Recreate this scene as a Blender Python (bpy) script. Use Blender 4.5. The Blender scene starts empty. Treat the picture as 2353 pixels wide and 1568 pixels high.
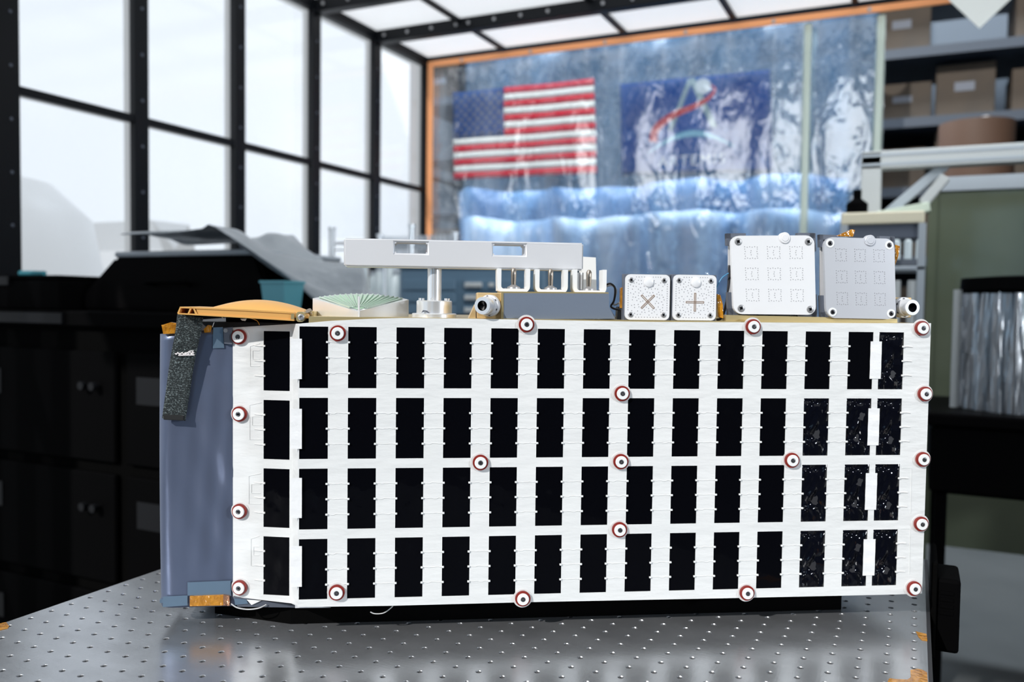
import bpy, bmesh, math, random
import numpy as np
from mathutils import Vector, Matrix
random.seed(7)
S = bpy.context.scene
COL = S.collection

# ------------------------------------------------------------------ camera, world, sun, lamps, exposure
F_PX, YAW, PITCH, ROLL = 1969.07, 0.439826, -0.0414906, 0.0128794
CAM = np.array([0.880469, -0.725155, 0.354587])       # metres, origin = first hole of the table top, z = 0 on the table top
def cam_axes():
    cy, sy = math.cos(YAW), math.sin(YAW)
    f = np.array([-sy, cy, 0.]); r = np.array([cy, sy, 0.]); u = np.array([0, 0, 1.])
    cp, sp = math.cos(PITCH), math.sin(PITCH)
    f, u = cp*f + sp*u, cp*u - sp*f
    cr, sr = math.cos(ROLL), math.sin(ROLL)
    r, u = cr*r + sr*u, cr*u - sr*r
    return r, u, f
R_, U_, F_ = cam_axes()
cd = bpy.data.cameras.new('camera'); cam = bpy.data.objects.new('camera', cd); COL.objects.link(cam)
m = Matrix.Identity(4)
for i in range(3):
    m[i][0], m[i][1], m[i][2], m[i][3] = R_[i], U_[i], -F_[i], CAM[i]
cam.matrix_world = m
cd.sensor_width = 36.0; cd.lens = 36.0*F_PX/2353.0
cd.clip_start = 0.01; cd.clip_end = 100
cd.dof.use_dof = True; cd.dof.focus_distance = 0.885; cd.dof.aperture_fstop = 4.6
S.camera = cam

w = bpy.data.worlds.new('hall_air'); S.world = w; w.use_nodes = True
w.node_tree.nodes['Background'].inputs[0].default_value = (0.75, 0.86, 1.0, 1)
w.node_tree.nodes['Background'].inputs[1].default_value = 0.06

sd = bpy.data.lights.new('sunlight', 'SUN'); sun = bpy.data.objects.new('sunlight', sd); COL.objects.link(sun)
sd.energy = 3.3; sd.angle = math.radians(0.6); sd.color = (1.0, 0.97, 0.93)
PYAW = 0.54962
def dirv(u, out, z):                                   # direction given along the panel, out of the panel, up
    return Vector((u*math.cos(PYAW)+out*math.sin(PYAW), u*math.sin(PYAW)-out*math.cos(PYAW), z))
sun.rotation_euler = dirv(-8.7, 8.0, 7.4).to_track_quat('Z', 'Y').to_euler()

def area(name, loc, target, size, energy, color):
    l = bpy.data.lights.new(name, 'AREA'); l.shape = 'RECTANGLE'; l.size, l.size_y = size; l.energy = energy; l.color = color
    o = bpy.data.objects.new(name, l); COL.objects.link(o); o.location = loc
    o.rotation_euler = (Vector(loc)-Vector(target)).to_track_quat('Z', 'Y').to_euler(); return o
area('hall_lamp', (4.6, -0.6, 1.1), (0.5, 1.0, 0.4), (0.36, 0.30), 70, (0.86, 0.93, 1.0))
area('hall_skylight', (-0.2, 5.4, 4.8), (-0.2, 5.45, 0.0), (4.5, 1.2), 800, (0.85, 0.93, 1.0))  # fill added overhead to brighten the back of the flag and the rack
area('room_ceiling_lamp', (0.4, 1.62, 1.66), (0.0, 3.5, 0.75), (2.8, 0.9), 34, (0.93, 0.97, 1.0))  # fill added under the ceiling, aimed at the flag and curtain
vs = S.view_settings; vs.view_transform = 'Standard'; vs.look = 'None'; vs.exposure = 0.0; vs.gamma = 1.0; vs.use_curve_mapping = False

# ------------------------------------------------------------------ pixel -> point helpers (for measuring only)
def ray(x, y): return (x-1176.5)/F_PX*R_ - (y-784)/F_PX*U_ + F_
def on(x, y, ax, v):
    d = ray(x, y); t = (v-CAM[ax])/d[ax]; return CAM + t*d
O = np.array([0.30298, -0.01548, 0.])                  # foot of the panel's first cell column
UX = np.array([math.cos(PYAW), math.sin(PYAW), 0.]); BK = np.array([-math.sin(PYAW), math.cos(PYAW), 0.])
def L(x, y, b=0.0):                                    # pixel -> local (along panel, back, up) on the plane b behind the panel front
    d = ray(x, y); t = ((O+BK*b-CAM)@BK)/(d@BK); P = CAM+t*d-O
    return Vector((P@UX, P@BK, P[2]))
def Lp(x, y, p, ang):                                  # the same on a vertical plane through local p turned by ang
    nx = np.array([-math.sin(ang), math.cos(ang)]); n = UX*nx[0]+BK*nx[1]; Q = O+UX*p[0]+BK*p[1]
    d = ray(x, y); t = ((Q-CAM)@n)/(d@n); P = CAM+t*d-Q
    a = UX*math.cos(ang)+BK*math.sin(ang)
    return float(P@a), float(P[2])

# ------------------------------------------------------------------ materials
def mat(name, base, rough=0.5, metal=0.0, spec=0.5, bump=None, coat=0, noise=None, emit=None, trans=0, sheen=0, alpha=None):
    mt = bpy.data.materials.new(name); mt.use_nodes = True; nt = mt.node_tree; b = nt.nodes['Principled BSDF']
    b.inputs['Base Color'].default_value = (*base, 1); b.inputs['Roughness'].default_value = rough
    b.inputs['Metallic'].default_value = metal; b.inputs['Specular IOR Level'].default_value = spec
    b.inputs['Coat Weight'].default_value = coat; b.inputs['Coat Roughness'].default_value = 0.08
    b.inputs['Transmission Weight'].default_value = trans
    if emit: b.inputs['Emission Color'].default_value = (*emit[0], 1); b.inputs['Emission Strength'].default_value = emit[1]
    tc = nt.nodes.new('ShaderNodeTexCoord')
    def nz(scale, detail=3, rgh=0.55, dist=0):
        mp = nt.nodes.new('ShaderNodeMapping'); nt.links.new(tc.outputs['Object'], mp.inputs[0]); mp.inputs['Scale'].default_value = scale
        n = nt.nodes.new('ShaderNodeTexNoise'); n.inputs['Scale'].default_value = 1; n.inputs['Detail'].default_value = detail
        n.inputs['Roughness'].default_value = rgh; n.inputs['Distortion'].default_value = dist
        nt.links.new(mp.outputs[0], n.inputs['Vector']); return n
    prev = None
    for bp in (bump or []):
        n = nz(*bp[2:]); k = nt.nodes.new('ShaderNodeBump'); k.inputs['Strength'].default_value = bp[0]; k.inputs['Distance'].default_value = bp[1]
        nt.links.new(n.outputs['Fac'], k.inputs['Height'])
        if prev: nt.links.new(prev.outputs[0], k.inputs['Normal'])
        prev = k
    if prev: nt.links.new(prev.outputs[0], b.inputs['Normal'])
    if noise:                                          # (second colour, low, high, scale...)
        n = nz(*noise[3:]); rp = nt.nodes.new('ShaderNodeMapRange'); rp.inputs['From Min'].default_value = noise[1]; rp.inputs['From Max'].default_value = noise[2]
        mx = nt.nodes.new('ShaderNodeMix'); mx.data_type = 'RGBA'; nt.links.new(n.outputs['Fac'], rp.inputs[0]); nt.links.new(rp.outputs[0], mx.inputs['Factor'])
        mx.inputs['A'].default_value = (*base, 1); mx.inputs['B'].default_value = (*noise[0], 1); nt.links.new(mx.outputs['Result'], b.inputs['Base Color'])
    return mt
M = {}
M['white_film'] = mat('white_film', (0.79, 0.80, 0.80), 0.42, bump=[(0.5, 0.005, (14, 14, 42), 3), (0.2, 0.0008, (260, 260, 900), 3)], noise=((0.74, 0.76, 0.76), 0.3, 0.8, (6, 6, 6), 3))
M['tape_white'] = mat('tape_white', (0.86, 0.87, 0.88), 0.4, bump=[(0.35, 0.003, (60, 60, 90), 3)])
M['cord'] = mat('cord', (0.8, 0.8, 0.79), 0.6)
M['cell'] = mat('cell', (0.002, 0.0022, 0.0035), 0.07, spec=0.12, bump=[(0.10, 0.003, (30, 30, 22), 3)])
M['cell_crinkled'] = mat('cell_crinkled', (0.0025, 0.003, 0.006), 0.03, spec=0.32, bump=[(0.75, 0.016, (33, 33, 26), 1.2, 0.5, 1.6)])
M['red'] = mat('red_collar', (0.23, 0.018, 0.012), 0.35)
M['cap'] = mat('cap_white', (0.86, 0.87, 0.87), 0.4)
M['screw'] = mat('screw_dark', (0.09, 0.09, 0.1), 0.35, metal=0.7)
M['steel'] = mat('steel', (0.42, 0.42, 0.43), 0.4, metal=0.6)
M['alu'] = mat('bead_blasted_aluminium', (0.74, 0.75, 0.78), 0.5, metal=0.3, bump=[(0.12, 0.0003, (1500, 1500, 1500), 2)])
M['alu_bright'] = mat('machined_aluminium', (0.84, 0.85, 0.87), 0.28, metal=0.6)
M['gold'] = mat('gold_conversion_coat', (0.80, 0.58, 0.30), 0.38, metal=0.5)
M['gold_orange'] = mat('gold_anodised', (0.92, 0.50, 0.15), 0.4, metal=0.35)
M['gold_pale'] = mat('pale_gold', (0.72, 0.58, 0.30), 0.35, metal=0.7)
M['foil'] = mat('blue_grey_foil', (0.135, 0.165, 0.25), 0.36, metal=0.55, bump=[(0.22, 0.010, (14, 14, 12), 2), (0.12, 0.001, (90, 90, 70), 3)])
M['foil_tape'] = mat('foil_tape', (0.24, 0.34, 0.45), 0.3, metal=0.7)
M['kapton'] = mat('amber_tape', (0.62, 0.27, 0.02), 0.18, spec=0.6, coat=0.6, bump=[(0.6, 0.003, (180, 180, 140), 2)], noise=((0.28, 0.10, 0.01), 0.4, 0.75, (90, 90, 90), 3))
M['copper_tape'] = mat('copper_tape', (0.72, 0.36, 0.22), 0.3, metal=0.9, bump=[(0.6, 0.003, (180, 180, 140), 2)])
M['dark_body'] = mat('dark_body', (0.02, 0.02, 0.024), 0.5)
M['slate'] = mat('slate_paint', (0.15, 0.185, 0.245), 0.55, bump=[(0.1, 0.001, (300, 300, 300), 2)])
M['slate_dark'] = mat('slate_dark', (0.10, 0.115, 0.15), 0.5)
M['slate_black'] = mat('slate_black', (0.005, 0.0055, 0.007), 0.5, spec=0.2)
M['patch'] = mat('antenna_white', (0.83, 0.84, 0.86), 0.32, spec=0.5)
M['patch_grey'] = mat('antenna_satin', (0.70, 0.72, 0.77), 0.24, metal=0.35)
M['via'] = mat('via_dark', (0.22, 0.22, 0.24), 0.5)
M['copper'] = mat('copper_slot', (0.42, 0.29, 0.21), 0.4, metal=0.5)
M['fan_green'] = mat('fan_green', (0.42, 0.66, 0.46), 0.25, noise=((0.50, 0.58, 0.56), 0.35, 0.7, (25, 25, 25), 2))
M['fan_fin'] = mat('fan_fin', (0.55, 0.68, 0.58), 0.3, metal=0.3)
M['lens'] = mat('lens_black', (0.002, 0.002, 0.003), 0.3, spec=0.1)
M['bronze'] = mat('bronze_pin', (0.42, 0.36, 0.30), 0.25, metal=0.9)
M['strap'] = mat('strap_weave', (0.015, 0.022, 0.024), 0.8, bump=[(0.9, 0.002, (700, 700, 700), 2)], noise=((0.26, 0.32, 0.33), 0.52, 0.68, (520, 520, 900), 3, 0.7))
M['strap_hem'] = mat('strap_hem', (0.008, 0.009, 0.01), 0.8)
M['stitch'] = mat('stitch_white', (0.85, 0.8, 0.8), 0.7)
M['wire_black'] = mat('wire_black', (0.02, 0.02, 0.025), 0.4)
M['wire_white'] = mat('wire_white', (0.6, 0.6, 0.6), 0.4)
M['wire_blue'] = mat('wire_blue', (0.05, 0.25, 0.45), 0.4)
M['table'] = mat('table_steel', (0.56, 0.58, 0.61), 0.25, metal=0.78, bump=[(0.12, 0.0006, (60, 500, 60), 4), (0.08, 0.0006, (420, 60, 60), 4)], noise=((0.44, 0.455, 0.48), 0.35, 0.7, (14, 22, 14), 5))
M['black'] = mat('black_plastic', (0.0018, 0.0018, 0.002), 0.7, spec=0.02)
M['black_rough'] = mat('black_cloth', (0.0025, 0.0025, 0.0025), 0.9, spec=0.02)
M['black_gloss'] = mat('black_film', (0.003, 0.0028, 0.003), 0.45, spec=0.012)
M['frame'] = mat('frame_black', (0.004, 0.005, 0.007), 0.45, spec=0.2)
M['concrete'] = mat('concrete', (0.062, 0.066, 0.067), 0.75, spec=0.12, noise=((0.045, 0.049, 0.05), 0.35, 0.7, (1.5, 1.5, 1.5), 5))
M['teal'] = mat('teal_plastic', (0.13, 0.42, 0.50), 0.4)
M['cyan'] = mat('cyan_plastic', (0.05, 0.30, 0.36), 0.4)
M['film'] = mat('white_drape', (0.33, 0.36, 0.39), 0.35, spec=0.4, bump=[(0.5, 0.03, (8, 8, 8), 3)])
M['chrome_wire'] = mat('wire_rack', (0.62, 0.65, 0.68), 0.35, metal=0.6)
M['chest'] = mat('chest_blue', (0.10, 0.175, 0.25), 0.45)
M['white_paint'] = mat('white_paint', (0.47, 0.49, 0.49), 0.5, spec=0.2)
M['grey_paint'] = mat('grey_paint', (0.38, 0.42, 0.46), 0.4)
M['cream'] = mat('cream_paint', (0.72, 0.66, 0.5), 0.5)
M['pale_green'] = mat('pale_green', (0.55, 0.62, 0.52), 0.5)
M['drum_foil'] = mat('drum_foil', (0.45, 0.46, 0.48), 0.28, metal=0.9, bump=[(0.9, 0.03, (30, 30, 2), 3)])
M['olive'] = mat('olive_glass', (0.085, 0.10, 0.065), 0.14, spec=0.5, bump=[(0.15, 0.02, (5, 5, 5), 2)], noise=((0.115, 0.13, 0.09), 0.35, 0.7, (2, 2, 2), 3))
M['tube'] = mat('glass_tube', (0.7, 0.78, 0.8), 0.1, spec=0.6)
M['paper'] = mat('paper', (0.82, 0.84, 0.80), 0.7)
M['orange'] = mat('orange_vinyl', (1.0, 0.43, 0.19), 0.5, spec=0.08)
M['seam'] = mat('seam_vinyl', (0.58, 0.66, 0.58), 0.35)
M['flag_red'] = mat('flag_red', (0.72, 0.05, 0.12), 0.7)
M['flag_white'] = mat('flag_white', (0.82, 0.79, 0.74), 0.7)
M['flag_blue'] = mat('flag_blue', (0.025, 0.16, 0.36), 0.7)
M['banner'] = mat('banner_blue', (0.010, 0.15, 0.36), 0.65, noise=((0.03, 0.22, 0.46), 0.4, 0.8, (5, 5, 2), 3))
M['logo_red'] = mat('logo_red', (0.80, 0.06, 0.07), 0.6)
M['logo_grey'] = mat('logo_grey', (0.42, 0.55, 0.55), 0.6)
M['logo_white'] = mat('logo_white', (0.85, 0.87, 0.85), 0.6)
M['logo_cyan'] = mat('logo_cyan', (0.30, 0.66, 0.78), 0.6)
M['carton'] = mat('carton', (0.07, 0.05, 0.033), 0.7, noise=((0.045, 0.035, 0.026), 0.3, 0.7, (3, 3, 3), 3))
M['carton_label'] = mat('carton_label', (0.17, 0.19, 0.23), 0.6)
M['rack_steel'] = mat('rack_steel', (0.022, 0.032, 0.048), 0.5)
M['hall_wall'] = mat('hall_wall', (0.045, 0.06, 0.08), 0.7)
def make_translucent(key, f):
    mt = M[key]; nt = mt.node_tree; p = nt.nodes['Principled BSDF']; t = nt.nodes.new('ShaderNodeBsdfTranslucent'); x = nt.nodes.new('ShaderNodeMixShader'); x.inputs[0].default_value = f
    lk = p.inputs['Base Color'].links
    if lk: nt.links.new(lk[0].from_socket, t.inputs[0])
    else: t.inputs[0].default_value = p.inputs['Base Color'].default_value
    nt.links.new(p.outputs[0], x.inputs[1]); nt.links.new(t.outputs[0], x.inputs[2]); nt.links.new(x.outputs[0], nt.nodes['Material Output'].inputs[0])
for k_ in ('flag_red', 'flag_white', 'flag_blue', 'banner'): make_translucent(k_, 0.8)
def sheet_material(name, col, col2, opacity):
    mt = mat(name, col, 0.4, bump=[(0.5, 0.05, (5, 5, 3), 3)], noise=(col2, 0.40, 0.72, (4.5, 4.5, 0.9), 3)); nt = mt.node_tree
    p = nt.nodes['Principled BSDF']; t = nt.nodes.new('ShaderNodeBsdfTransparent'); x = nt.nodes.new('ShaderNodeMixShader'); x.inputs[0].default_value = opacity
    nt.links.new(t.outputs[0], x.inputs[1]); nt.links.new(p.outputs[0], x.inputs[2]); nt.links.new(x.outputs[0], nt.nodes['Material Output'].inputs[0]); return mt
M['tarp'] = sheet_material('tarp_tall', (0.035, 0.10, 0.19), (0.09, 0.17, 0.27), 0.5)  # sheet colours carry the blue, streaky reflections of the curtain
M['tarp_mid'] = sheet_material('tarp_mid', (0.05, 0.17, 0.40), (0.20, 0.38, 0.64), 0.45)
M['tarp_pale'] = sheet_material('tarp_pale', (0.20, 0.36, 0.60), (0.60, 0.70, 0.80), 0.65)
M['rust'] = mat('rust_drum', (0.10, 0.055, 0.035), 0.6)
M['diffuser'] = mat('backlit_diffuser', (0.8, 0.8, 0.8), 0.5, emit=((0.93, 0.965, 1.0), 0.72))
M['window_glow'] = mat('window_glow', (0.5, 0.5, 0.5), 0.3, emit=((0.40, 0.70, 1.0), 1.35))
M['hall_white'] = mat('hall_white', (0.6, 0.6, 0.6), 0.6, emit=((0.90, 0.95, 1.0), 0.97))  # daylight on the hall walls put in as their own glow
M['tent'] = mat('white_tent', (0.62, 0.63, 0.64), 0.5, emit=None)

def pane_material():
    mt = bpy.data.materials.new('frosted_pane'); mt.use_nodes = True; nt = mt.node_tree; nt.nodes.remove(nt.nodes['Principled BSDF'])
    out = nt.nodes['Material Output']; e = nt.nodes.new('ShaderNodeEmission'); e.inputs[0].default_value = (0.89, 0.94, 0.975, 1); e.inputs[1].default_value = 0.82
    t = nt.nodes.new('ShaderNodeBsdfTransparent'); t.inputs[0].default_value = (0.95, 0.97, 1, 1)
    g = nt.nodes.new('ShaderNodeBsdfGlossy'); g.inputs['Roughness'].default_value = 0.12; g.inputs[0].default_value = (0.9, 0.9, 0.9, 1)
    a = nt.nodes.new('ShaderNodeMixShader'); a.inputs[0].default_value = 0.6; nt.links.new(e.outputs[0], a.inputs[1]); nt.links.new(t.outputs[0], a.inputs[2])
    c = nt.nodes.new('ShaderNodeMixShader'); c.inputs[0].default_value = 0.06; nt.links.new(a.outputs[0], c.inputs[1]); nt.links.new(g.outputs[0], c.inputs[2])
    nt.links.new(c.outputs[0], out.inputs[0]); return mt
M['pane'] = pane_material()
def vinyl_material():
    mt = bpy.data.materials.new('clear_vinyl'); mt.use_nodes = True; nt = mt.node_tree; nt.nodes.remove(nt.nodes['Principled BSDF'])
    out = nt.nodes['Material Output']
    t = nt.nodes.new('ShaderNodeBsdfTransparent'); t.inputs[0].default_value = (0.86, 0.92, 0.97, 1)
    g = nt.nodes.new('ShaderNodeBsdfGlossy'); g.inputs['Roughness'].default_value = 0.09
    d = nt.nodes.new('ShaderNodeBsdfTranslucent'); d.inputs[0].default_value = (0.55, 0.68, 0.85, 1)
    tc = nt.nodes.new('ShaderNodeTexCoord'); mp = nt.nodes.new('ShaderNodeMapping'); mp.inputs['Scale'].default_value = (17, 17, 6)
    n = nt.nodes.new('ShaderNodeTexNoise'); n.inputs['Scale'].default_value = 1; n.inputs['Detail'].default_value = 3; n.inputs['Distortion'].default_value = 0.6
    nt.links.new(tc.outputs['Object'], mp.inputs[0]); nt.links.new(mp.outputs[0], n.inputs['Vector'])
    b = nt.nodes.new('ShaderNodeBump'); b.inputs['Strength'].default_value = 0.5; b.inputs['Distance'].default_value = 0.03
    nt.links.new(n.outputs['Fac'], b.inputs['Height']); nt.links.new(b.outputs[0], g.inputs['Normal'])
    a = nt.nodes.new('ShaderNodeMixShader'); a.inputs[0].default_value = 0.05; nt.links.new(t.outputs[0], a.inputs[1]); nt.links.new(d.outputs[0], a.inputs[2])
    c = nt.nodes.new('ShaderNodeMixShader'); c.inputs[0].default_value = 0.17; nt.links.new(a.outputs[0], c.inputs[1]); nt.links.new(g.outputs[0], c.inputs[2])
    nt.links.new(c.outputs[0], out.inputs[0]); return mt
M['vinyl'] = vinyl_material()

# ------------------------------------------------------------------ mesh helpers
def newbm(): return bmesh.new()
def obj(name, bm, mt, parent=None, smooth=False, loc=None, rot=None):
    me = bpy.data.meshes.new(name)
    if isinstance(bm, bpy.types.Mesh): me = bm
    else:
        bmesh.ops.recalc_face_normals(bm, faces=bm.faces[:]); bm.to_mesh(me); bm.free()
        if smooth:
            me.shade_smooth(); me.set_sharp_from_angle(angle=math.radians(38))
        me.materials.append(M[mt])
    o = bpy.data.objects.new(name, me); COL.objects.link(o)
    if parent: o.parent = parent
    if loc is not None: o.location = loc
    if rot is not None: o.rotation_euler = rot
    return o
def share(name, src, parent, loc=(0, 0, 0), rot=(0, 0, 0)):
    o = bpy.data.objects.new(name, src.data); COL.objects.link(o); o.parent = parent; o.location = loc; o.rotation_euler = rot; return o
def tag(o, label=None, cat=None, group=None, kind=None):
    if label: o['label'] = label
    if cat: o['category'] = cat
    if group: o['group'] = group
    if kind: o['kind'] = kind
    return o
def thing(name, label, cat, loc=(0, 0, 0), rz=0, group=None):
    o = bpy.data.objects.new(name, None); o.empty_display_size = 0.05; COL.objects.link(o); o.location = loc; o.rotation_euler = (0, 0, rz)
    return tag(o, label, cat, group)
def box(bm, lo, hi, bev=0, seg=1, mtx=None):
    c = [(a+b)/2 for a, b in zip(lo, hi)]; s = [abs(b-a) for a, b in zip(lo, hi)]
    r = bmesh.ops.create_cube(bm, size=1, matrix=Matrix.Translation(c) @ Matrix.Diagonal((*s, 1)))
    vs_ = r['verts']
    if bev:
        es = list({e for v in vs_ for e in v.link_edges})
        r2 = bmesh.ops.bevel(bm, geom=es, offset=bev, segments=seg, affect='EDGES', profile=0.5)
        vs_ = list({v for f in r2['faces'] for v in f.verts} | {v for v in vs_ if v.is_valid})
    if mtx: bmesh.ops.transform(bm, matrix=mtx, verts=[v for v in vs_ if v.is_valid])
    return bm
def ring_pts(c, ax, r, n, ph=0):
    ax = Vector(ax).normalized(); h = Vector((0, 0, 1)) if abs(ax.z) < 0.9 else Vector((1, 0, 0))
    u = ax.cross(h).normalized(); v = u.cross(ax)
    return [Vector(c)+r*(math.cos(ph+2*math.pi*i/n)*u+math.sin(ph+2*math.pi*i/n)*v) for i in range(n)]
def lathe(bm, prof, org, ax, n=24, cap=True, ph=0):    # prof: (distance along axis, radius)
    ax = Vector(ax).normalized(); rows = []
    for d, r in prof:
        rows.append([bm.verts.new(p) for p in ring_pts(Vector(org)+ax*d, ax, max(r, 1e-5), n, ph)])
    for a, b in zip(rows, rows[1:]):
        for i in range(n): bm.faces.new((a[i], a[(i+1) % n], b[(i+1) % n], b[i]))
    if cap: bm.faces.new(rows[0]); bm.faces.new(rows[-1])
    return bm
def cyl(bm, a, b, r, n=16, r2=None):
    a, b = Vector(a), Vector(b); return lathe(bm, [(0, r), ((b-a).length, r if r2 is None else r2)], a, b-a, n)
def tube(bm, pts, r, n=8, closed=False):
    pts = [Vector(p) for p in pts]; rows = []; N = len(pts); prev = None
    for i, p in enumerate(pts):
        t = (pts[(i+1) % N]-pts[i-1]) if closed else (pts[min(i+1, N-1)]-pts[max(i-1, 0)]); t.normalize()
        if prev is None:
            h = Vector((0, 0, 1)) if abs(t.z) < 0.9 else Vector((1, 0, 0)); u = t.cross(h).normalized()
        else: u = (prev-t*prev.dot(t)).normalized()
        prev = u; v = t.cross(u)
        rows.append([bm.verts.new(p+r*(math.cos(2*math.pi*k/n)*u+math.sin(2*math.pi*k/n)*v)) for k in range(n)])
    pr = list(zip(rows, rows[1:])) + ([(rows[-1], rows[0])] if closed else [])
    for a, b in pr:
        for k in range(n): bm.faces.new((a[k], a[(k+1) % n], b[(k+1) % n], b[k]))
    if not closed: bm.faces.new(rows[0]); bm.faces.new(rows[-1])
    return bm
def prism(bm, poly, depth, axis='y'):                  # poly of (x, y, z) points, pushed by depth vector
    d = Vector(depth); a = [bm.verts.new(Vector(p)) for p in poly]; b = [bm.verts.new(Vector(p)+d) for p in poly]
    bm.faces.new(a); bm.faces.new(list(reversed(b))); n = len(poly)
    for i in range(n): bm.faces.new((a[i], a[(i+1) % n], b[(i+1) % n], b[i]))
    return bm
def rrect(x0, z0, x1, z1, r, y, n=5):
    out = []
    for cx, cz, a0 in ((x1-r, z1-r, 0), (x0+r, z1-r, 90), (x0+r, z0+r, 180), (x1-r, z0+r, 270)):
        for k in range(n+1):
            a = math.radians(a0+90*k/n); out.append((cx+r*math.cos(a), y, cz+r*math.sin(a)))
    return out
def grid(bm, fn, nu, nv):
    V = [[bm.verts.new(Vector(fn(i/nu, j/nv))) for j in range(nv+1)] for i in range(nu+1)]
    for i in range(nu):
        for j in range(nv): bm.faces.new((V[i][j], V[i+1][j], V[i+1][j+1], V[i][j+1]))
    return bm
def solid(o, t, off=0):
    md = o.modifiers.new('thickness', 'SOLIDIFY'); md.thickness = t; md.offset = off; return o
def smoothpath(pts, n=6):
    pts = [Vector(p) for p in pts]; out = []
    for i in range(len(pts)-1):
        p0 = pts[max(i-1, 0)]; p1 = pts[i]; p2 = pts[i+1]; p3 = pts[min(i+2, len(pts)-1)]
        for k in range(n):
            t = k/n; out.append(0.5*((2*p1)+(p2-p0)*t+(2*p0-5*p1+4*p2-p3)*t*t+(3*p1-p0-3*p2+p3)*t**3))
    return out+[pts[-1]]

# ================================================================== SETTING
XW, YB, ZC, ZF = -1.684, 3.556, 1.7546, -0.85
b = newbm(); box(b, (-12, -9, ZF-0.1), (12, 14, ZF)); tag(obj('floor', b, 'concrete'), kind='structure')

# left wall: black aluminium framing with frosted panes, parts of the wall
PY = [1.04+0.5*k for k in range(-4, 6)]                # mullion lines
b = newbm(); box(b, (XW-0.05, PY[0], ZF), (XW, YB+0.02, ZF+0.09)); wl = tag(obj('wall_left', b, 'frame'), kind='structure')
b = newbm(); box(b, (XW-0.055, -0.032, ZF+0.09), (XW+0.005, 0.032, ZC), 0.003); mul = None
for y in PY:
    if mul is None: mul = obj('mullion', b, 'frame', wl, loc=(0, y, 0))
    else: share('mullion', mul, wl, (0, y, 0))
tag(mul)
obj('mullion', (lambda q: box(q, (XW-0.05, YB-0.03, ZF+0.09), (XW+0.012, YB+0.02, ZC)))(newbm()), 'frame', wl)
obj('corner_post', box(newbm(), (XW-0.05, 0.86, ZF+0.09), (XW+0.006, 1.071, ZC), 0.003), 'frame', wl)
ZT = [1.01, 0.10]
tr = None; pn = {}
def screw_row(bm, x, y, z0, z1, n):
    for k in range(n):
        z = z0+(z1-z0)*(k+0.5)/n; lathe(bm, [(0, 0.006), (0.003, 0.005), (0.004, 0.0)], (x, y, z), (1, 0, 0), 8)
for i in range(len(PY)):
    y0 = PY[i]+0.032; y1 = (PY[i+1] if i+1 < len(PY) else YB)-0.032
    for z in ZT:
        bb = newbm(); box(bb, (XW-0.045, y0, z-0.014), (XW+0.001, y1, z+0.014), 0.002); obj('transom', bb, 'frame', wl)
    zs = [ZC-0.03]+ZT+[ZF+0.09]
    for k in range(3):
        bb = newbm(); box(bb, (XW-0.03, y0, zs[k+1]+0.014), (XW-0.022, y1, zs[k]-0.014)); obj('pane', bb, 'pane', wl)
    if PY[i] > 0.9:
        bb = newbm(); screw_row(bb, XW+0.005, PY[i], ZF+0.2, ZC-0.1, 14); obj('rivet_row', bb, 'slate_dark', wl)
b = newbm(); box(b, (XW-0.06, PY[0], ZC-0.045), (XW+0.008, YB+0.02, ZC+0.02)); obj('head_rail', b, 'frame', wl)

# ceiling: black grid with backlit diffusers
XE = 2.6
b = newbm(); box(b, (XW-0.05, -1.49, ZC+0.05), (XE, YB+0.05, ZC+0.07)); ceil = tag(obj('ceiling', b, 'frame'), kind='structure')
CY = [1.04+0.5*k for k in range(-5, 5)] ; CX = [XW, -1.195, -0.505, 0.045, 0.59, 1.14, 1.69, 2.24]
for y in CY:
    b = newbm(); box(b, (XW, y-0.028, ZC-0.055), (XE, y+0.03, ZC+0.05), 0.003); obj('ceiling_beam', b, 'frame', ceil)
    if y > 2:
        b = newbm()
        for x in [CX[i]+d for i in range(6) for d in (0.06, 0.2, 0.34, 0.48)]:
            lathe(b, [(0, 0.009), (0.005, 0.008), (0.007, 0.0)], (x, y-0.028, ZC-0.025), (0, -1, 0), 8)
        obj('rivet_row', b, 'steel', ceil)
b = newbm(); box(b, (XW, YB-0.03, ZC-0.012), (XE, YB+0.03, ZC+0.05)); obj('ceiling_beam', b, 'frame', ceil)
for x in CX:
    b = newbm(); box(b, (x-0.014, -1.46, ZC-0.012), (x+0.014, YB-0.03, ZC+0.05)); obj('ceiling_bar', b, 'frame', ceil)
for i, x in enumerate(CX):
    x1 = CX[i+1] if i+1 < len(CX) else XE
    for j, y in enumerate(CY):
        y1 = CY[j+1]-0.028 if j+1 < len(CY) else YB-0.03
        b = newbm(); box(b, (x+0.014, y+0.03, ZC+0.004), (x1-0.014, y1, ZC+0.012)); obj('light_panel', b, 'diffuser', ceil)

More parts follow.
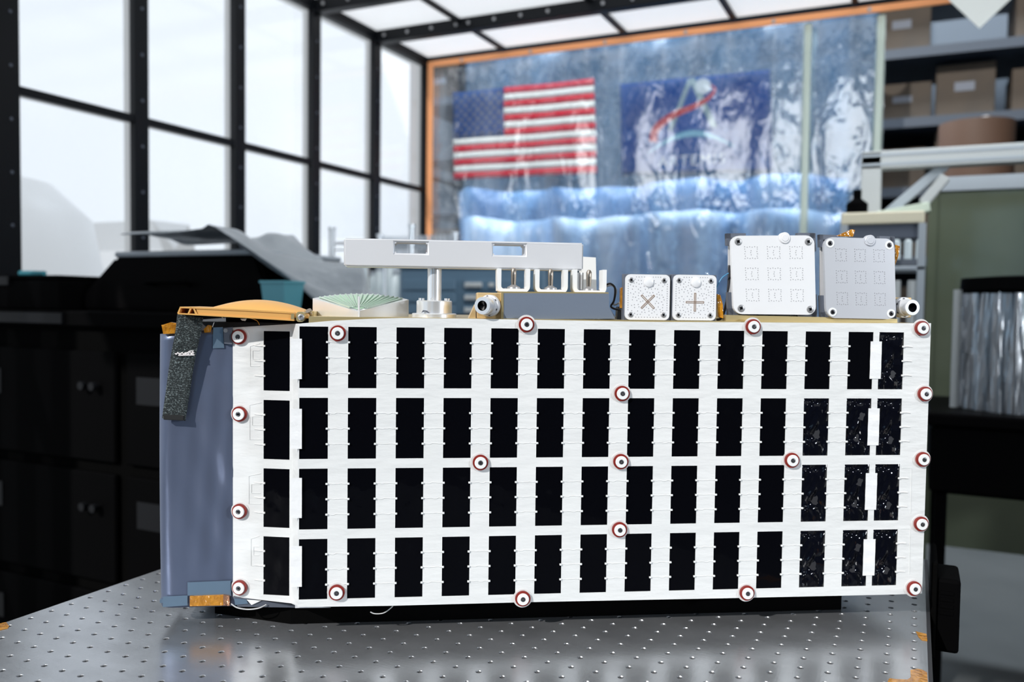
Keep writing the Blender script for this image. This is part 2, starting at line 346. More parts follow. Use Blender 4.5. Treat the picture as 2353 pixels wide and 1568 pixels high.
# white hall outside the frosted wall, with the shapes that show through
b = newbm(); box(b, (-6.1, -6, ZF), (-6.0, 12, 6)); tag(obj('wall_hall', b, 'hall_white'), kind='structure')
t = thing('storage_tank', 'large round white tank behind the nearest frosted pane of the left wall', 'tank', (-2.75, 1.55, ZF))
b = newbm(); lathe(b, [(0, 0.55), (1.25, 0.56), (1.55, 0.5), (1.7, 0.34), (1.76, 0.05)], (0, 0, 0), (0, 0, 1), 40); obj('tank_shell', b, 'tent', t, True)
b = newbm(); lathe(b, [(0.0, 0.585), (0.05, 0.585)], (0, 0, 0.9), (0, 0, 1), 40); obj('band', b, 'tent', t, True)
def tent(name, label, y0, y1, x, h, slope):
    t = thing(name, label, 'tent', (x, (y0+y1)/2, ZF)); d = (y1-y0)/2
    b = newbm(); prism(b, [(0, -d, 0), (0, d, 0), (0, d, h*0.55), (0, d*slope, h), (0, -d*0.1, h), (0, -d, h*0.6)], (-0.8, 0, 0)); obj('canopy', b, 'tent', t)
    b = newbm(); box(b, (0.0, -d*0.4, 0), (0.012, -d*0.1, h*0.5)); obj('door_flap', b, 'tent', t)
tent('work_tent', 'white tent with a sloping side behind the second frosted pane of the left wall', 2.3, 3.3, -2.7, 1.62, -0.6)
tent('work_tent', 'low white tent behind the last two frosted panes beside the corner', 3.7, 5.8, -2.7, 1.70, 0.1)

# hall wall behind the photographer, with daylight windows
b = newbm(); box(b, (-9, -6.3, ZF), (9, -6.2, 2.9)); tag(obj('wall_front', b, 'hall_wall'), kind='structure')
wn = 0
for x0, x1 in ((-7.2, -5.4), (-5.2, -3.4), (-3.2, -1.4), (1.5, 2.6)):
    wn += 1; b = newbm(); box(b, (x0, -6.2, 0.45), (x1, -6.17, 2.6)); wo = tag(obj('window_%d' % wn, b, 'window_glow'), kind='structure')
    b = newbm(); box(b, (x0-0.06, -6.2, 0.38), (x1+0.06, -6.14, 0.45)); box(b, (x0-0.06, -6.2, 2.6), (x1+0.06, -6.14, 2.67)); box(b, (x0-0.06, -6.2, 0.45), (x0, -6.14, 2.6)); box(b, (x1, -6.2, 0.45), (x1+0.06, -6.14, 2.6)); obj('window_frame', b, 'frame', wo)
    for k in (1, 2):
        xm = x0+(x1-x0)*k/3; b = newbm(); box(b, (xm-0.025, -6.17, 0.45), (xm+0.025, -6.14, 2.6)); obj('glazing_bar', b, 'frame', wo)
    b = newbm(); box(b, (x0, -6.17, 1.5), (x1, -6.14, 1.55)); obj('glazing_bar', b, 'frame', wo)

# ================================================================== THE HALL BEYOND THE CURTAIN
b = newbm(); box(b, (-4.15, 7.6, ZF), (9, 7.7, 5.5)); tag(obj('wall_back', b, 'hall_wall'), kind='structure')
b = newbm(); box(b, (-6.0, 7.6, ZF), (-4.15, 7.7, 6)); tag(obj('wall_end', b, 'hall_white'), kind='structure')
rk = thing('pallet_rack', 'tall dark steel storage rack full of brown cartons behind the curtain', 'rack', (0, 6.6, ZF))
for x in [-3.4+1.3*k for k in range(8)]:
    b = newbm(); box(b, (x-0.04, -0.45, 0), (x+0.04, -0.38, 4.6)); box(b, (x-0.04, 0.38, 0), (x+0.04, 0.45, 4.6))
    for z in (0.4, 1.4, 2.4, 3.4): box(b, (x-0.02, -0.4, z), (x+0.02, 0.4, z+0.04))
    obj('upright', b, 'rack_steel', rk)
LV = [0.1, 0.6, 1.1, 1.6, 2.1, 2.6, 3.1, 3.6]
for z in LV:
    b = newbm(); box(b, (-3.4, -0.45, z-0.07), (5.7, 0.45, z)); obj('shelf_beam', b, 'rack_steel', rk)
b = newbm(); box(b, (-0.19, -0.25, 0), (0.19, 0.25, 0.36), 0.004); cb = obj('cardboard_box', b, 'carton')
b = newbm(); box(b, (-0.07, -0.2525, 0.18), (0.06, -0.2505, 0.24)); cl = obj('label_sheet', b, 'carton_label', cb)
b = newbm(); box(b, (-0.192, -0.03, 0.14), (0.192, 0.03, 0.362)); ct = obj('packing_tape', b, 'carton', cb)
first = True
for li, z in enumerate(LV):
    for k in range(21):
        x = -3.17+0.435*k
        if random.random() < (0.30 if li > 3 else 0.12) or abs(((x+3.2+0.65) % 1.3)-0.65) < -1: continue
        o = cb if first else cb.copy()
        if not first:
            COL.objects.link(o)
            for c in (cl, ct):
                d = c.copy(); COL.objects.link(d); d.parent = o
        first = False
        o.location = (x+random.uniform(-.03, .03), 6.55, ZF+z); o.scale = (1, 1, random.uniform(0.7, 1.15)); o.rotation_euler = (0, 0, random.uniform(-.06, .06))
        tag(o, 'brown carton with a pale label stored on the dark rack behind the curtain', 'box', 'brown cartons on the pallet rack')
# added blue sheets stand in for reflections in the curtain, one before the other
def reflection_sheet(x0, x1, y, top, mt, label, ph):
    b = newbm(); grid(b, lambda u, v: (x0+(x1-x0)*u, y+0.10*math.sin(u*23+2*v+ph)+0.05*math.sin(u*51+ph), ZF+0.02+v*(top-ZF-0.02+0.012*math.sin(u*9+ph)+0.008*math.sin(u*31))), 90, 14)
    tag(solid(obj('plastic_sheet', b, mt, smooth=True), 0.004), label, 'sheeting')
reflection_sheet(-2.6, 0.6, 5.6, 2.5, 'tarp', 'tall blue see-through sheeting behind the curtain, above the lower sheets', 0)
reflection_sheet(-2.4, 0.45, 5.2, on(1300, 432, 1, 5.2)[2], 'tarp_mid', 'mid blue sheeting of medium height behind the curtain under the flag', 1.3)
reflection_sheet(-2.1, 0.50, 4.8, on(1300, 500, 1, 4.8)[2], 'tarp_pale', 'pale whitish sheeting, lowest of the three behind the curtain', 2.1)
t = thing('steel_drum', 'rust brown upright drum behind the curtain near the white frame', 'drum', (1.17, 5.0, ZF))
b = newbm(); lathe(b, [(0, 0.19), (0.9, 0.19), (0.91, 0.2), (0.93, 0.2), (0.94, 0.19), (1.7, 0.19), (1.72, 0.2), (2.3, 0.2)], (0, 0, 0), (0, 0, 1), 24); obj('drum_shell', b, 'rust', t, True)
b = newbm(); cyl(b, (0.05, 0, 2.3), (0.05, 0, 2.34), 0.03); obj('bung', b, 'steel', t)

# flag and banner, flat cloth hung just behind the clear curtain
def cloth(bm, C4, u0, u1, v0, v1, nu, nv, off=0.0, amp=0.005):
    tl, tr_, br, bl = [np.array(c) for c in C4]
    def f(u, v):
        U = u0+(u1-u0)*u; V = v0+(v1-v0)*v; p = (tl*(1-U)+tr_*U)*(1-V)+(bl*(1-U)+br*U)*V
        return (p[0], p[1]-off+amp*math.sin(U*11+V*3)+amp*0.6*math.sin(V*9+U*4), p[2])
    return grid(bm, f, nu, nv)
YF = 3.594
FC = [on(1040, 213, 1, YF), on(1366, 181, 1, YF), on(1371, 398, 1, YF), on(1042, 413, 1, YF)]
fl = thing('national_flag', 'red, white and blue striped flag with stars hanging behind the curtain', 'flag', (0, 0, 0))
for k in range(13):
    b = newbm(); u0 = 0.378 if k < 7 else 0.0
    cloth(b, FC, u0, 1, k/13, (k+1)/13, 20, 2); solid(obj('stripe', b, 'flag_red' if k % 2 == 0 else 'flag_white', fl, True), 0.0015)
b = newbm(); cloth(b, FC, 0, 0.378, 0, 7/13, 10, 10); can = solid(obj('canton', b, 'flag_blue', fl, True), 0.0015)
tl, tr_, br, bl = [np.array(c) for c in FC]
st = newbm(); vv = [st.verts.new((0.0145*(1 if k % 2 == 0 else 0.5)*math.sin(k*math.pi/5), 0, 0.0145*(1 if k % 2 == 0 else 0.5)*math.cos(k*math.pi/5))) for k in range(10)]
st.faces.new(vv); r = bmesh.ops.extrude_face_region(st, geom=st.faces[:]); bmesh.ops.translate(st, vec=(0, -0.0015, 0), verts=[v for v in r['geom'] if isinstance(v, bmesh.types.BMVert)])
star = None
for r_ in range(9):
    for c_ in range(6 if r_ % 2 == 0 else 5):
        U = 0.378*((c_*2+1+(r_ % 2))/12.0); V = 7/13*((r_+1)/10.0)
        p = (tl*(1-U)+tr_*U)*(1-V)+(bl*(1-U)+br*U)*V
        q = (p[0], p[1]-0.003+0.005*math.sin(U*11+V*3)+0.003*math.sin(V*9+U*4), p[2])
        if star is None: star = obj('star', st, 'flag_white', can, loc=q)
        else: share('star', star, can, q)
BC = [on(1424, 193, 1, YF), on(1770, 160, 1, YF), on(1776, 396, 1, YF), on(1428, 404, 1, YF)]
bn = thing('mission_banner', 'blue banner with a white letter A emblem over a cyan arc, hanging behind the curtain', 'banner', (0, 0, 0))
b = newbm(); cloth(b, BC, 0, 1, 0, 1, 30, 20, 0, 0.005); solid(obj('banner_cloth', b, 'banner', bn, True), 0.0015)
def flat(name, px, mt, off=0.010):
    b = newbm(); prism(b, [on(x, y, 1, YF-off) for x, y in px], (0, -0.0015, 0)); return obj(name, b, mt, bn)
flat('letter_leg', [(1581, 182), (1592, 180), (1547, 298), (1534, 301)], 'logo_grey')
flat('letter_leg', [(1583, 182), (1596, 178), (1650, 292), (1634, 294)], 'logo_grey', 0.0105)
cir = [(1616+18*math.cos(a*math.pi/12), 198+18*math.sin(a*math.pi/12)) for a in range(24)]
flat('moon_disc', cir, 'logo_white', 0.0110)
cen = smoothpath([Vector((1501, 326, 0)), Vector((1508, 296, 0)), Vector((1545, 266, 0)), Vector((1592, 246, 0)), Vector((1625, 228, 0)), Vector((1643, 206, 0)), Vector((1634, 196, 0))], 6)
up, dn = [], []
for i, p in enumerate(cen):
    tn = (cen[min(i+1, len(cen)-1)]-cen[max(i-1, 0)]).normalized(); s = i/(len(cen)-1); wd = 13*(1-s)**1.2+4.2*math.sin(math.pi*min(1, s*1.1))*0.6+2.2
    up.append((p.x-tn.y*wd*0.6, p.y+tn.x*wd*0.6)); dn.append((p.x+tn.y*wd*0.6, p.y-tn.x*wd*0.6))
flat('swoosh', up+dn[::-1], 'logo_red', 0.0120)
arc_o = [(1484+208*k/20, 358-16*k/20-50*math.sin(math.pi*(0.02+0.96*k/20))) for k in range(21)]
arc_i = [(1484+208*k/20, 358-16*k/20-36*math.sin(math.pi*(0.02+0.96*k/20))) for k in range(21)]
flat('horizon_arc', arc_o+arc_i[::-1], 'logo_cyan', 0.0113)
tcv = bpy.data.curves.new('lettering', 'FONT'); tcv.body = 'ARTEMIS'; tcv.size = 0.075; tcv.extrude = 0.001; tcv.space_character = 1.22; tcv.align_x = 'CENTER'
to = bpy.data.objects.new('lettering', tcv); COL.objects.link(to); to.parent = bn; to.data.materials.append(M['logo_white'])
p = on(1588, 380, 1, YF-0.010)
COL.objects.unlink(to); dg = None
COL.objects.link(to); bpy.context.view_layer.update(); dg = bpy.context.evaluated_depsgraph_get()
lm_ = bpy.data.meshes.new_from_object(to.evaluated_get(dg)); bpy.data.objects.remove(to)
to = bpy.data.objects.new('lettering', lm_); COL.objects.link(to); to.parent = bn; to.location = p; to.rotation_euler = (math.radians(90), 0, 0)

# clear vinyl curtain with an orange trim
cu = thing('vinyl_curtain', 'clear vinyl curtain with orange trim along its top and left edges closing the room', 'curtain', (0, YB, ZF))
def strip(x0, x1, ph):
    b = newbm(); grid(b, lambda u, v: (x0+(x1-x0)*u, 0.012*math.sin((x0+(x1-x0)*u)*17+ph)+0.01*math.sin((x0+(x1-x0)*u)*41+v*5)*(1-v)+0.004, 0.03+v*(1.70-ZF-0.03)), 70, 24)
    obj('vinyl_panel', b, 'vinyl', cu, True)
strip(XW+0.03, 0.40, 0); strip(0.37, 0.72, 2)
b = newbm(); box(b, (XW+0.012, -0.035, 1.700-ZF), (1.05, -0.022, 1.7325-ZF), 0.003); obj('top_trim', b, 'orange', cu)
b = newbm(); box(b, (XW+0.012, -0.035, 0.05), (XW+0.048, -0.022, 1.7-ZF), 0.003); obj('side_trim', b, 'orange', cu)
for x in (0.385, 0.70):
    b = newbm(); grid(b, lambda u, v: (x-0.017+0.034*u+0.012*math.sin(v*7+x*9)*(1-v), -0.022+0.008*math.sin(v*9), 0.05+v*(1.69-ZF-0.05)), 2, 20)
    solid(obj('seam_strip', b, 'seam', cu, True), 0.003)
b = newbm()
for x in [-1.45+0.42*k for k in range(6)]: lathe(b, [(0, 0.010), (0.004, 0.009), (0.005, 0.004)], (x, -0.035, 1.716-ZF), (0, -1, 0), 10)
obj('grommet_row', b, 'steel', cu)
b = newbm(); prism(b, [(1.08, 0, 1.505), (1.20, 0, 1.62), (1.262, 0, 1.70), (1.1, 0, 1.744), (0.915, 0, 1.71), (0.97, 0, 1.63)], (0, -0.004, 0))
tag(obj('paper_sheet', b, 'paper', loc=(0, 3.28, 0)), 'white paper sheet hanging by one edge from the ceiling with its corner down', 'paper')

# ================================================================== ROOM FURNITURE BEHIND THE TABLE
# black workbench on the left
wb = thing('workbench', 'long black workbench in the dark left of the perforated table', 'workbench', (-0.95, 1.2, ZF))
ZB = 0.325-ZF
b = newbm(); box(b, (-0.70, -0.37, ZB-0.04), (0.66, 0.42, ZB), 0.004); obj('bench_top', b, 'black', wb)
b = newbm(); box(b, (-0.68, -0.345, 0.08), (0.64, 0.40, ZB-0.04)); obj('cabinet', b, 'black_rough', wb)
b = newbm(); box(b, (-0.70, -0.378, ZB-0.034), (-0.22, -0.370, ZB-0.006)); obj('edge_strip', b, 'slate_black', wb)
for i in range(3):
    for j in range(2):
        x0 = -0.66+j*0.66; z0 = 0.14+i*0.32
        b = newbm(); box(b, (x0, -0.362, z0), (x0+0.62, -0.345, z0+0.29), 0.004); dr = obj('drawer', b, 'black', wb)
        b = newbm(); lathe(b, [(0, 0.006), (0.012, 0.006), (0.014, 0.012), (0.024, 0.011)], (x0+0.52, -0.362, z0+0.2), (0, -1, 0), 12); lathe(b, [(0, 0.006), (0.012, 0.006), (0.014, 0.012), (0.024, 0.011)], (x0+0.56, -0.362, z0+0.2), (0, -1, 0), 12); obj('knob', b, 'slate_black', dr, True)
        b = newbm(); box(b, (x0+0.04, -0.364, z0+0.16), (x0+0.17, -0.362, z0+0.23)); obj('card_holder', b, 'slate_black', dr)
for k in range(4):
    b = newbm(); cyl(b, (-0.6+1.16*(k % 2), -0.28+0.6*(k//2), 0), (-0.6+1.16*(k % 2), -0.28+0.6*(k//2), 0.08), 0.035, 14); obj('foot', b, 'black', wb)
ZBW = 0.325
# black glossy case
cs = thing('equipment_case', 'large black sloped equipment case with a grey rim standing on the black workbench', 'case', (-0.92, 1.17, ZBW))
b = newbm(); hw, hd = 0.34, 0.21; h = 0.150
lo = [b.verts.new(p) for p in ((-hw, -hd, 0), (hw, -hd, 0), (hw, hd, 0), (-hw, hd, 0))]
mi = [b.verts.new(p) for p in ((-hw, -hd, 0.05), (hw, -hd, 0.05), (hw, hd, 0.05), (-hw, hd, 0.05))]
tp = [b.verts.new(p) for p in ((-hw+0.10, -hd+0.02, h), (hw-0.07, -hd+0.02, h), (hw-0.07, hd-0.02, h), (-hw+0.10, hd-0.02, h))]
for a, c in ((lo, mi), (mi, tp)):
    for i in range(4): b.faces.new((a[i], a[(i+1) % 4], c[(i+1) % 4], c[i]))
b.faces.new(lo); b.faces.new(tp); bmesh.ops.bevel(b, geom=b.edges[:], offset=0.008, segments=2, affect='EDGES'); obj('case_shell', b, 'black_gloss', cs, True)
b = newbm(); box(b, (-hw+0.10, -hd+0.02, h), (hw-0.08, hd-0.02, h+0.016), 0.006, 2); obj('lid', b, 'grey_paint', cs)
b = newbm(); tube(b, smoothpath([(-0.06, -hd+0.004, 0.075), (-0.06, -hd-0.03, 0.08), (0.06, -hd-0.03, 0.08), (0.06, -hd+0.004, 0.075)], 4), 0.006); obj('handle', b, 'black', cs)
# crumpled sheet draped over the case
pts = [(-0.22, 0.515), (-0.08, 0.518), (0.02, 0.522), (0.09, 0.520), (0.15, 0.492), (0.21, 0.452), (0.28, 0.405), (0.35, 0.365), (0.42, 0.338)]
b = newbm()
def drape(u, v):
    s = u*(len(pts)-1); i = min(int(s), len(pts)-2); f = s-i; x = pts[i][0]*(1-f)+pts[i+1][0]*f; z = pts[i][1]*(1-f)+pts[i+1][1]*f
    w_ = 0.014+0.09*max(0, u-0.3); k = math.sin(v*7+u*4)+0.4*math.sin(v*15-u*7)
    return (x+0.8*w_*math.sin(v*6), -0.235+0.34*v+0.04*math.sin(u*8), z-0.325+0.6*w_*(k+1.0)+0.010)
grid(b, drape, 40, 40); tag(solid(obj('drape_sheet', b, 'film', smooth=True, loc=(-0.86, 1.17, ZBW)), 0.002), 'crumpled grey white plastic sheet draped off the right end of the black case', 'sheet')
# teal bin, cyan marker
t = thing('storage_bin', 'teal plastic bin under the grey drape on the black workbench', 'bin', (on(649, 690, 1, 0.93)[0], 0.93, ZBW))
b = newbm(); lathe(b, [(0, 0.040), (0.004, 0.042), (0.080, 0.052), (0.080, 0.048), (0.008, 0.038)], (0, 0, 0), (0, 0, 1), 4, ph=math.pi/4); obj('bin_shell', b, 'teal', t)
b = newbm(); lathe(b, [(0.0, 0.055), (0.006, 0.055), (0.006, 0.049), (0.0, 0.049)], (0, 0, 0.076), (0, 0, 1), 4, cap=False, ph=math.pi/4); obj('rim', b, 'teal', t)
fc = thing('flat_case', 'low flat black case at the far left end of the black workbench', 'case', (-1.43, 1.2, ZBW))
b = newbm(); box(b, (-0.215, -0.30, 0), (0.15, 0.30, 0.085), 0.006, 2); obj('case_base', b, 'black', fc)
b = newbm(); box(b, (-0.215, -0.30, 0.086), (0.15, 0.30, 0.098), 0.004, 2); obj('case_lid', b, 'black', fc)
b = newbm(); box(b, (-0.12, -0.306, 0.07), (-0.06, -0.30, 0.095)); obj('latch', b, 'slate_black', fc)
t = thing('marker_pen', 'cyan marker lying on the flat black case at the far left', 'pen', (-1.50, 0.96, ZBW+0.098))
b = newbm(); cyl(b, (-0.03, 0, 0.008), (0.03, 0.012, 0.008), 0.008); obj('barrel', b, 'cyan', t, True)
b = newbm(); cyl(b, (0.03, 0.012, 0.008), (0.055, 0.017, 0.008), 0.0077); obj('pen_cap', b, 'cyan', t, True)
# wire shelving
wr = thing('wire_shelf', 'tall chrome wire shelving unit standing by the far left corner', 'shelf', (-1.40, 2.78, ZF))
H = 0.70-ZF
for sx in (-0.22, 0.22):
    for sy in (-0.2, 0.2):
        b = newbm(); cyl(b, (sx, sy, 0), (sx, sy, H), 0.014, 12); cyl(b, (sx, sy, H), (sx, sy, H+0.012), 0.018, 12); obj('post', b, 'chrome_wire', wr)
for z in (0.25, 0.75, 1.15, H-0.06):
    b = newbm()
    for k in range(15): tube(b, [(-0.22+0.44*k/14, -0.2, z), (-0.22+0.44*k/14, 0.2, z)], 0.004, 5)
    for y in (-0.2, 0, 0.2): tube(b, [(-0.22, y, z-0.006), (0.22, y, z-0.006)], 0.005, 5); 
    for y in (-0.2, 0.2): tube(b, [(-0.22, y, z-0.035), (0.22, y, z-0.035)], 0.004, 5)
    obj('shelf_grid', b, 'chrome_wire', wr)
for k in range(17):
    b = newbm(); cyl(b, (-0.21+0.42*k/16, 0.21, 0.8), (-0.21+0.42*k/16, 0.21, H), 0.007, 6); obj('back_wire', b, 'chrome_wire', wr)
for k in range(9):
    t = thing('sample_tube', 'clear grey sample tube standing in the row on the wire shelf', 'tube', (-1.59+0.046*k, 2.66+0.02*(k % 2), ZF+1.158), group='sample tubes on the wire shelf')
    b = newbm(); lathe(b, [(0, 0.012), (0.004, 0.02), (0.17+0.02*(k % 3), 0.02), (0.18+0.02*(k % 3), 0.014)], (0, 0, 0), (0, 0, 1), 12); obj('tube_body', b, 'tube', t, True)
    b = newbm(); cyl(b, (0, 0, 0.18+0.02*(k % 3)), (0, 0, 0.2+0.02*(k % 3)), 0.016, 12); obj('stopper', b, 'grey_paint', t)
# blue grey tool chest
tc_ = thing('tool_chest', 'blue grey steel tool chest with white drawer pulls behind the spacecraft', 'tool chest', (-0.80, 2.62, ZF))
HC = 0.505-ZF
b = newbm(); box(b, (-0.34, -0.2, 0.1), (0.34, 0.25, HC), 0.006); obj('chest_body', b, 'chest', tc_)
b = newbm(); box(b, (-0.35, -0.21, HC), (0.35, 0.26, HC+0.02), 0.005); obj('chest_lid', b, 'chest', tc_)
for k in range(10):
    z1 = HC-0.045-0.052*k
    for x0, x1 in ((-0.32, -0.06), (-0.02, 0.32)):
        b = newbm(); box(b, (x0, -0.212, z1-0.046), (x1, -0.2, z1), 0.003); d = obj('drawer', b, 'chest', tc_)
        xm = -0.17 if x0 < -0.1 else 0.0+0.04
        if x0 > -0.1:
            b = newbm(); box(b, (xm-0.05, -0.226, z1-0.034), (xm+0.03, -0.212, z1-0.012), 0.005, 2); obj('drawer_pull', b, 'white_paint', d)  # white on pulls and locks stands in for glints off the handles
            b = newbm(); box(b, (xm+0.06, -0.222, z1-0.032), (xm+0.085, -0.212, z1-0.014), 0.004, 2); obj('lock', b, 'white_paint', d)
for sx in (-0.28, 0.28):
    for sy in (-0.14, 0.19):
        b = newbm(); lathe(b, [(-0.02, 0.05), (0.02, 0.05)], (sx, sy, 0.05), (1, 0, 0), 16); box(b, (sx-0.03, sy-0.02, 0.05), (sx+0.03, sy+0.02, 0.1)); obj('caster', b, 'black', tc_)

# right: white framed station
wf = thing('white_frame', 'white aluminium profile frame with a diagonal brace at the right', 'frame', (0.95, 2.2, ZF))
def bar(name, p, q, w_, d_, par, mt='white_paint'):
    p, q = Vector(p), Vector(q); ln = (q-p).length; bb = newbm(); box(bb, (-w_/2, -d_/2, 0), (w_/2, d_/2, ln), 0.003)
    g = newbm()
    bb2 = bb; mtx = Matrix.Translation(p) @ (q-p).to_track_quat('Z', 'Y').to_matrix().to_4x4(); bmesh.ops.transform(bb2, matrix=mtx, verts=bb2.verts[:]); g.free()
    return obj(name, bb2, mt, par)
zt = 0.845-ZF
bar('post', (-0.208, 0, 0), (-0.208, 0, zt), 0.058, 0.058, wf); bar('post', (0.85, 0, 0), (0.85, 0, zt), 0.058, 0.058, wf)
bar('top_rail', (-0.237, 0, zt-0.026), (0.88, 0, zt-0.026), 0.058, 0.056, wf)
for dz in (-0.014, 0.014):
    bb = newbm(); box(bb, (-0.235, -0.0305, zt-0.026+dz-0.004), (0.875, -0.0285, zt-0.026+dz+0.004)); obj('profile_groove', bb, 'grey_paint', wf)
bar('brace', (-0.16, 0.01, zt-0.19), (0.0, 0.01, zt-0.045), 0.03, 0.03, wf, 'grey_paint')
bar('brace', (-0.06, -0.01, zt-0.165), (0.0, -0.01, zt-0.085), 0.034, 0.03, wf)
bar('cross_rail', (-0.19, -0.02, zt-0.20), (-0.04, -0.02, zt-0.175), 0.03, 0.03, wf, 'pale_green')
gp = thing('tinted_panel', 'olive green tinted glossy panel standing behind the foil drum', 'panel', (1.28, 2.75, ZF))
b = newbm(); box(b, (-0.34, -0.01, 0.35), (0.55, 0.0, zt-0.03)); obj('glazing', b, 'olive', gp)
b = newbm(); box(b, (-0.37, -0.02, 0), (-0.34, 0.01, zt)); obj('stile', b, 'olive', gp)
b = newbm(); box(b, (0.55, -0.02, 0), (0.58, 0.01, zt)); obj('stile', b, 'olive', gp)
b = newbm(); box(b, (-0.37, -0.02, zt-0.06), (0.58, 0.01, zt-0.01)); obj('rail', b, 'grey_paint', gp)
eq = thing('test_rack', 'grey instrument stand with cream top and glass tubes behind the right antenna', 'rack', (0.795, 2.04, ZF))
b = newbm(); box(b, (-0.12, -0.1, 0.60-ZF), (0.10, 0.1, 0.635-ZF), 0.004); obj('top_tray', b, 'cream', eq)
b = newbm(); box(b, (-0.11, -0.09, 0.56-ZF), (0.10, 0.09, 0.60-ZF)); obj('module', b, 'slate_dark', eq)
for x in (-0.11, 0.095):
    b = newbm(); box(b, (x-0.01, -0.1, 0), (x+0.01, -0.08, 0.60-ZF)); box(b, (x-0.01, 0.08, 0), (x+0.01, 0.1, 0.60-ZF)); obj('leg', b, 'chrome_wire', eq)
for k in range(7):
    b = newbm(); lathe(b, [(0, 0.011), (0.05, 0.011), (0.056, 0.006)], (-0.09+0.03*k, -0.085, 0.50-ZF), (0, 0, 1), 10); obj('glass_vial', b, 'tube', eq, True)
for k in range(4):
    b = newbm(); cyl(b, (-0.06+0.045*k, -0.085, 0.30-ZF), (-0.06+0.045*k, -0.085, 0.44-ZF), 0.014, 12); obj('white_tube', b, 'white_paint', eq, True)
for z in (0.29, 0.48):
    b = newbm(); box(b, (-0.12, -0.1, z-ZF-0.012), (0.105, 0.1, z-ZF), 0.002); obj('tray', b, 'grey_paint', eq)
b = newbm(); lathe(b, [(0, 0.03), (0.03, 0.03), (0.045, 0.012), (0.07, 0.012)], (-0.08, -0.05, 0.635-ZF), (0, 0, 1), 16); obj('beacon', b, 'black', eq, True)
# foil drum on black cart
ca = thing('drum_cart', 'low black cart carrying the foil wrapped drum', 'cart', (1.225, 2.02, ZF))
b = newbm(); box(b, (-0.30, -0.22, -0.13-ZF), (0.45, 0.28, 0.05-ZF), 0.01); obj('cart_body', b, 'black', ca)
for sx in (-0.27, 0.42):
    for sy in (-0.19, 0.25):
        b = newbm(); box(b, (sx-0.015, sy-0.015, 0.1), (sx+0.015, sy+0.015, -0.13-ZF)); obj('leg', b, 'black', ca)
b = newbm(); box(b, (-0.31, -0.23, 0.05-ZF), (0.46, 0.29, 0.085-ZF), 0.008, 2); obj('cart_top', b, 'black_gloss', ca)
for sx in (-0.27, 0.42):
    for sy in (-0.19, 0.25):
        b = newbm(); lathe(b, [(-0.015, 0.052), (0.015, 0.052)], (sx, sy, 0.052), (1, 0, 0), 16); obj('wheel', b, 'black', ca)
dm = thing('foil_drum', 'crinkled silver foil drum with black lid on the black cart', 'drum', (1.17, 2.04, 0.085))
b = newbm(); grid(b, lambda u, v: ((0.175+0.006*math.sin(u*2*math.pi*23)+0.004*math.sin(u*2*math.pi*51+v*3)-0.012*v)*math.cos(u*2*math.pi), (0.175+0.006*math.sin(u*2*math.pi*23)+0.004*math.sin(u*2*math.pi*51+v*3)-0.012*v)*math.sin(u*2*math.pi), v*0.33), 160, 4); obj('foil_wrap', b, 'drum_foil', dm, True)
b = newbm(); lathe(b, [(0.32, 0.17), (0.33, 0.178), (0.362, 0.176), (0.368, 0.1)], (0, 0, 0), (0, 0, 1), 40); obj('lid', b, 'black', dm, True)
b = newbm(); cyl(b, (-0.185, -0.06, 0.0), (-0.185, -0.06, 0.33), 0.011, 12); obj('post', b, 'white_paint', dm, True)  # pale rod standing in for a lamp reflection beside the drum
t = thing('teal_tool', 'teal handled tool lying on the black lid of the foil drum', 'tool', (1.24, 1.98, 0.453))
b = newbm(); tube(b, [(-0.06, 0, 0.035), (-0.02, 0, 0.028), (0.05, 0, 0.014)], 0.014, 10); obj('grip', b, 'teal', t, True)
b = newbm(); tube(b, [(0.05, 0, 0.014), (0.12, 0.01, 0.01)], 0.007, 8); obj('shank', b, 'steel', t, True)

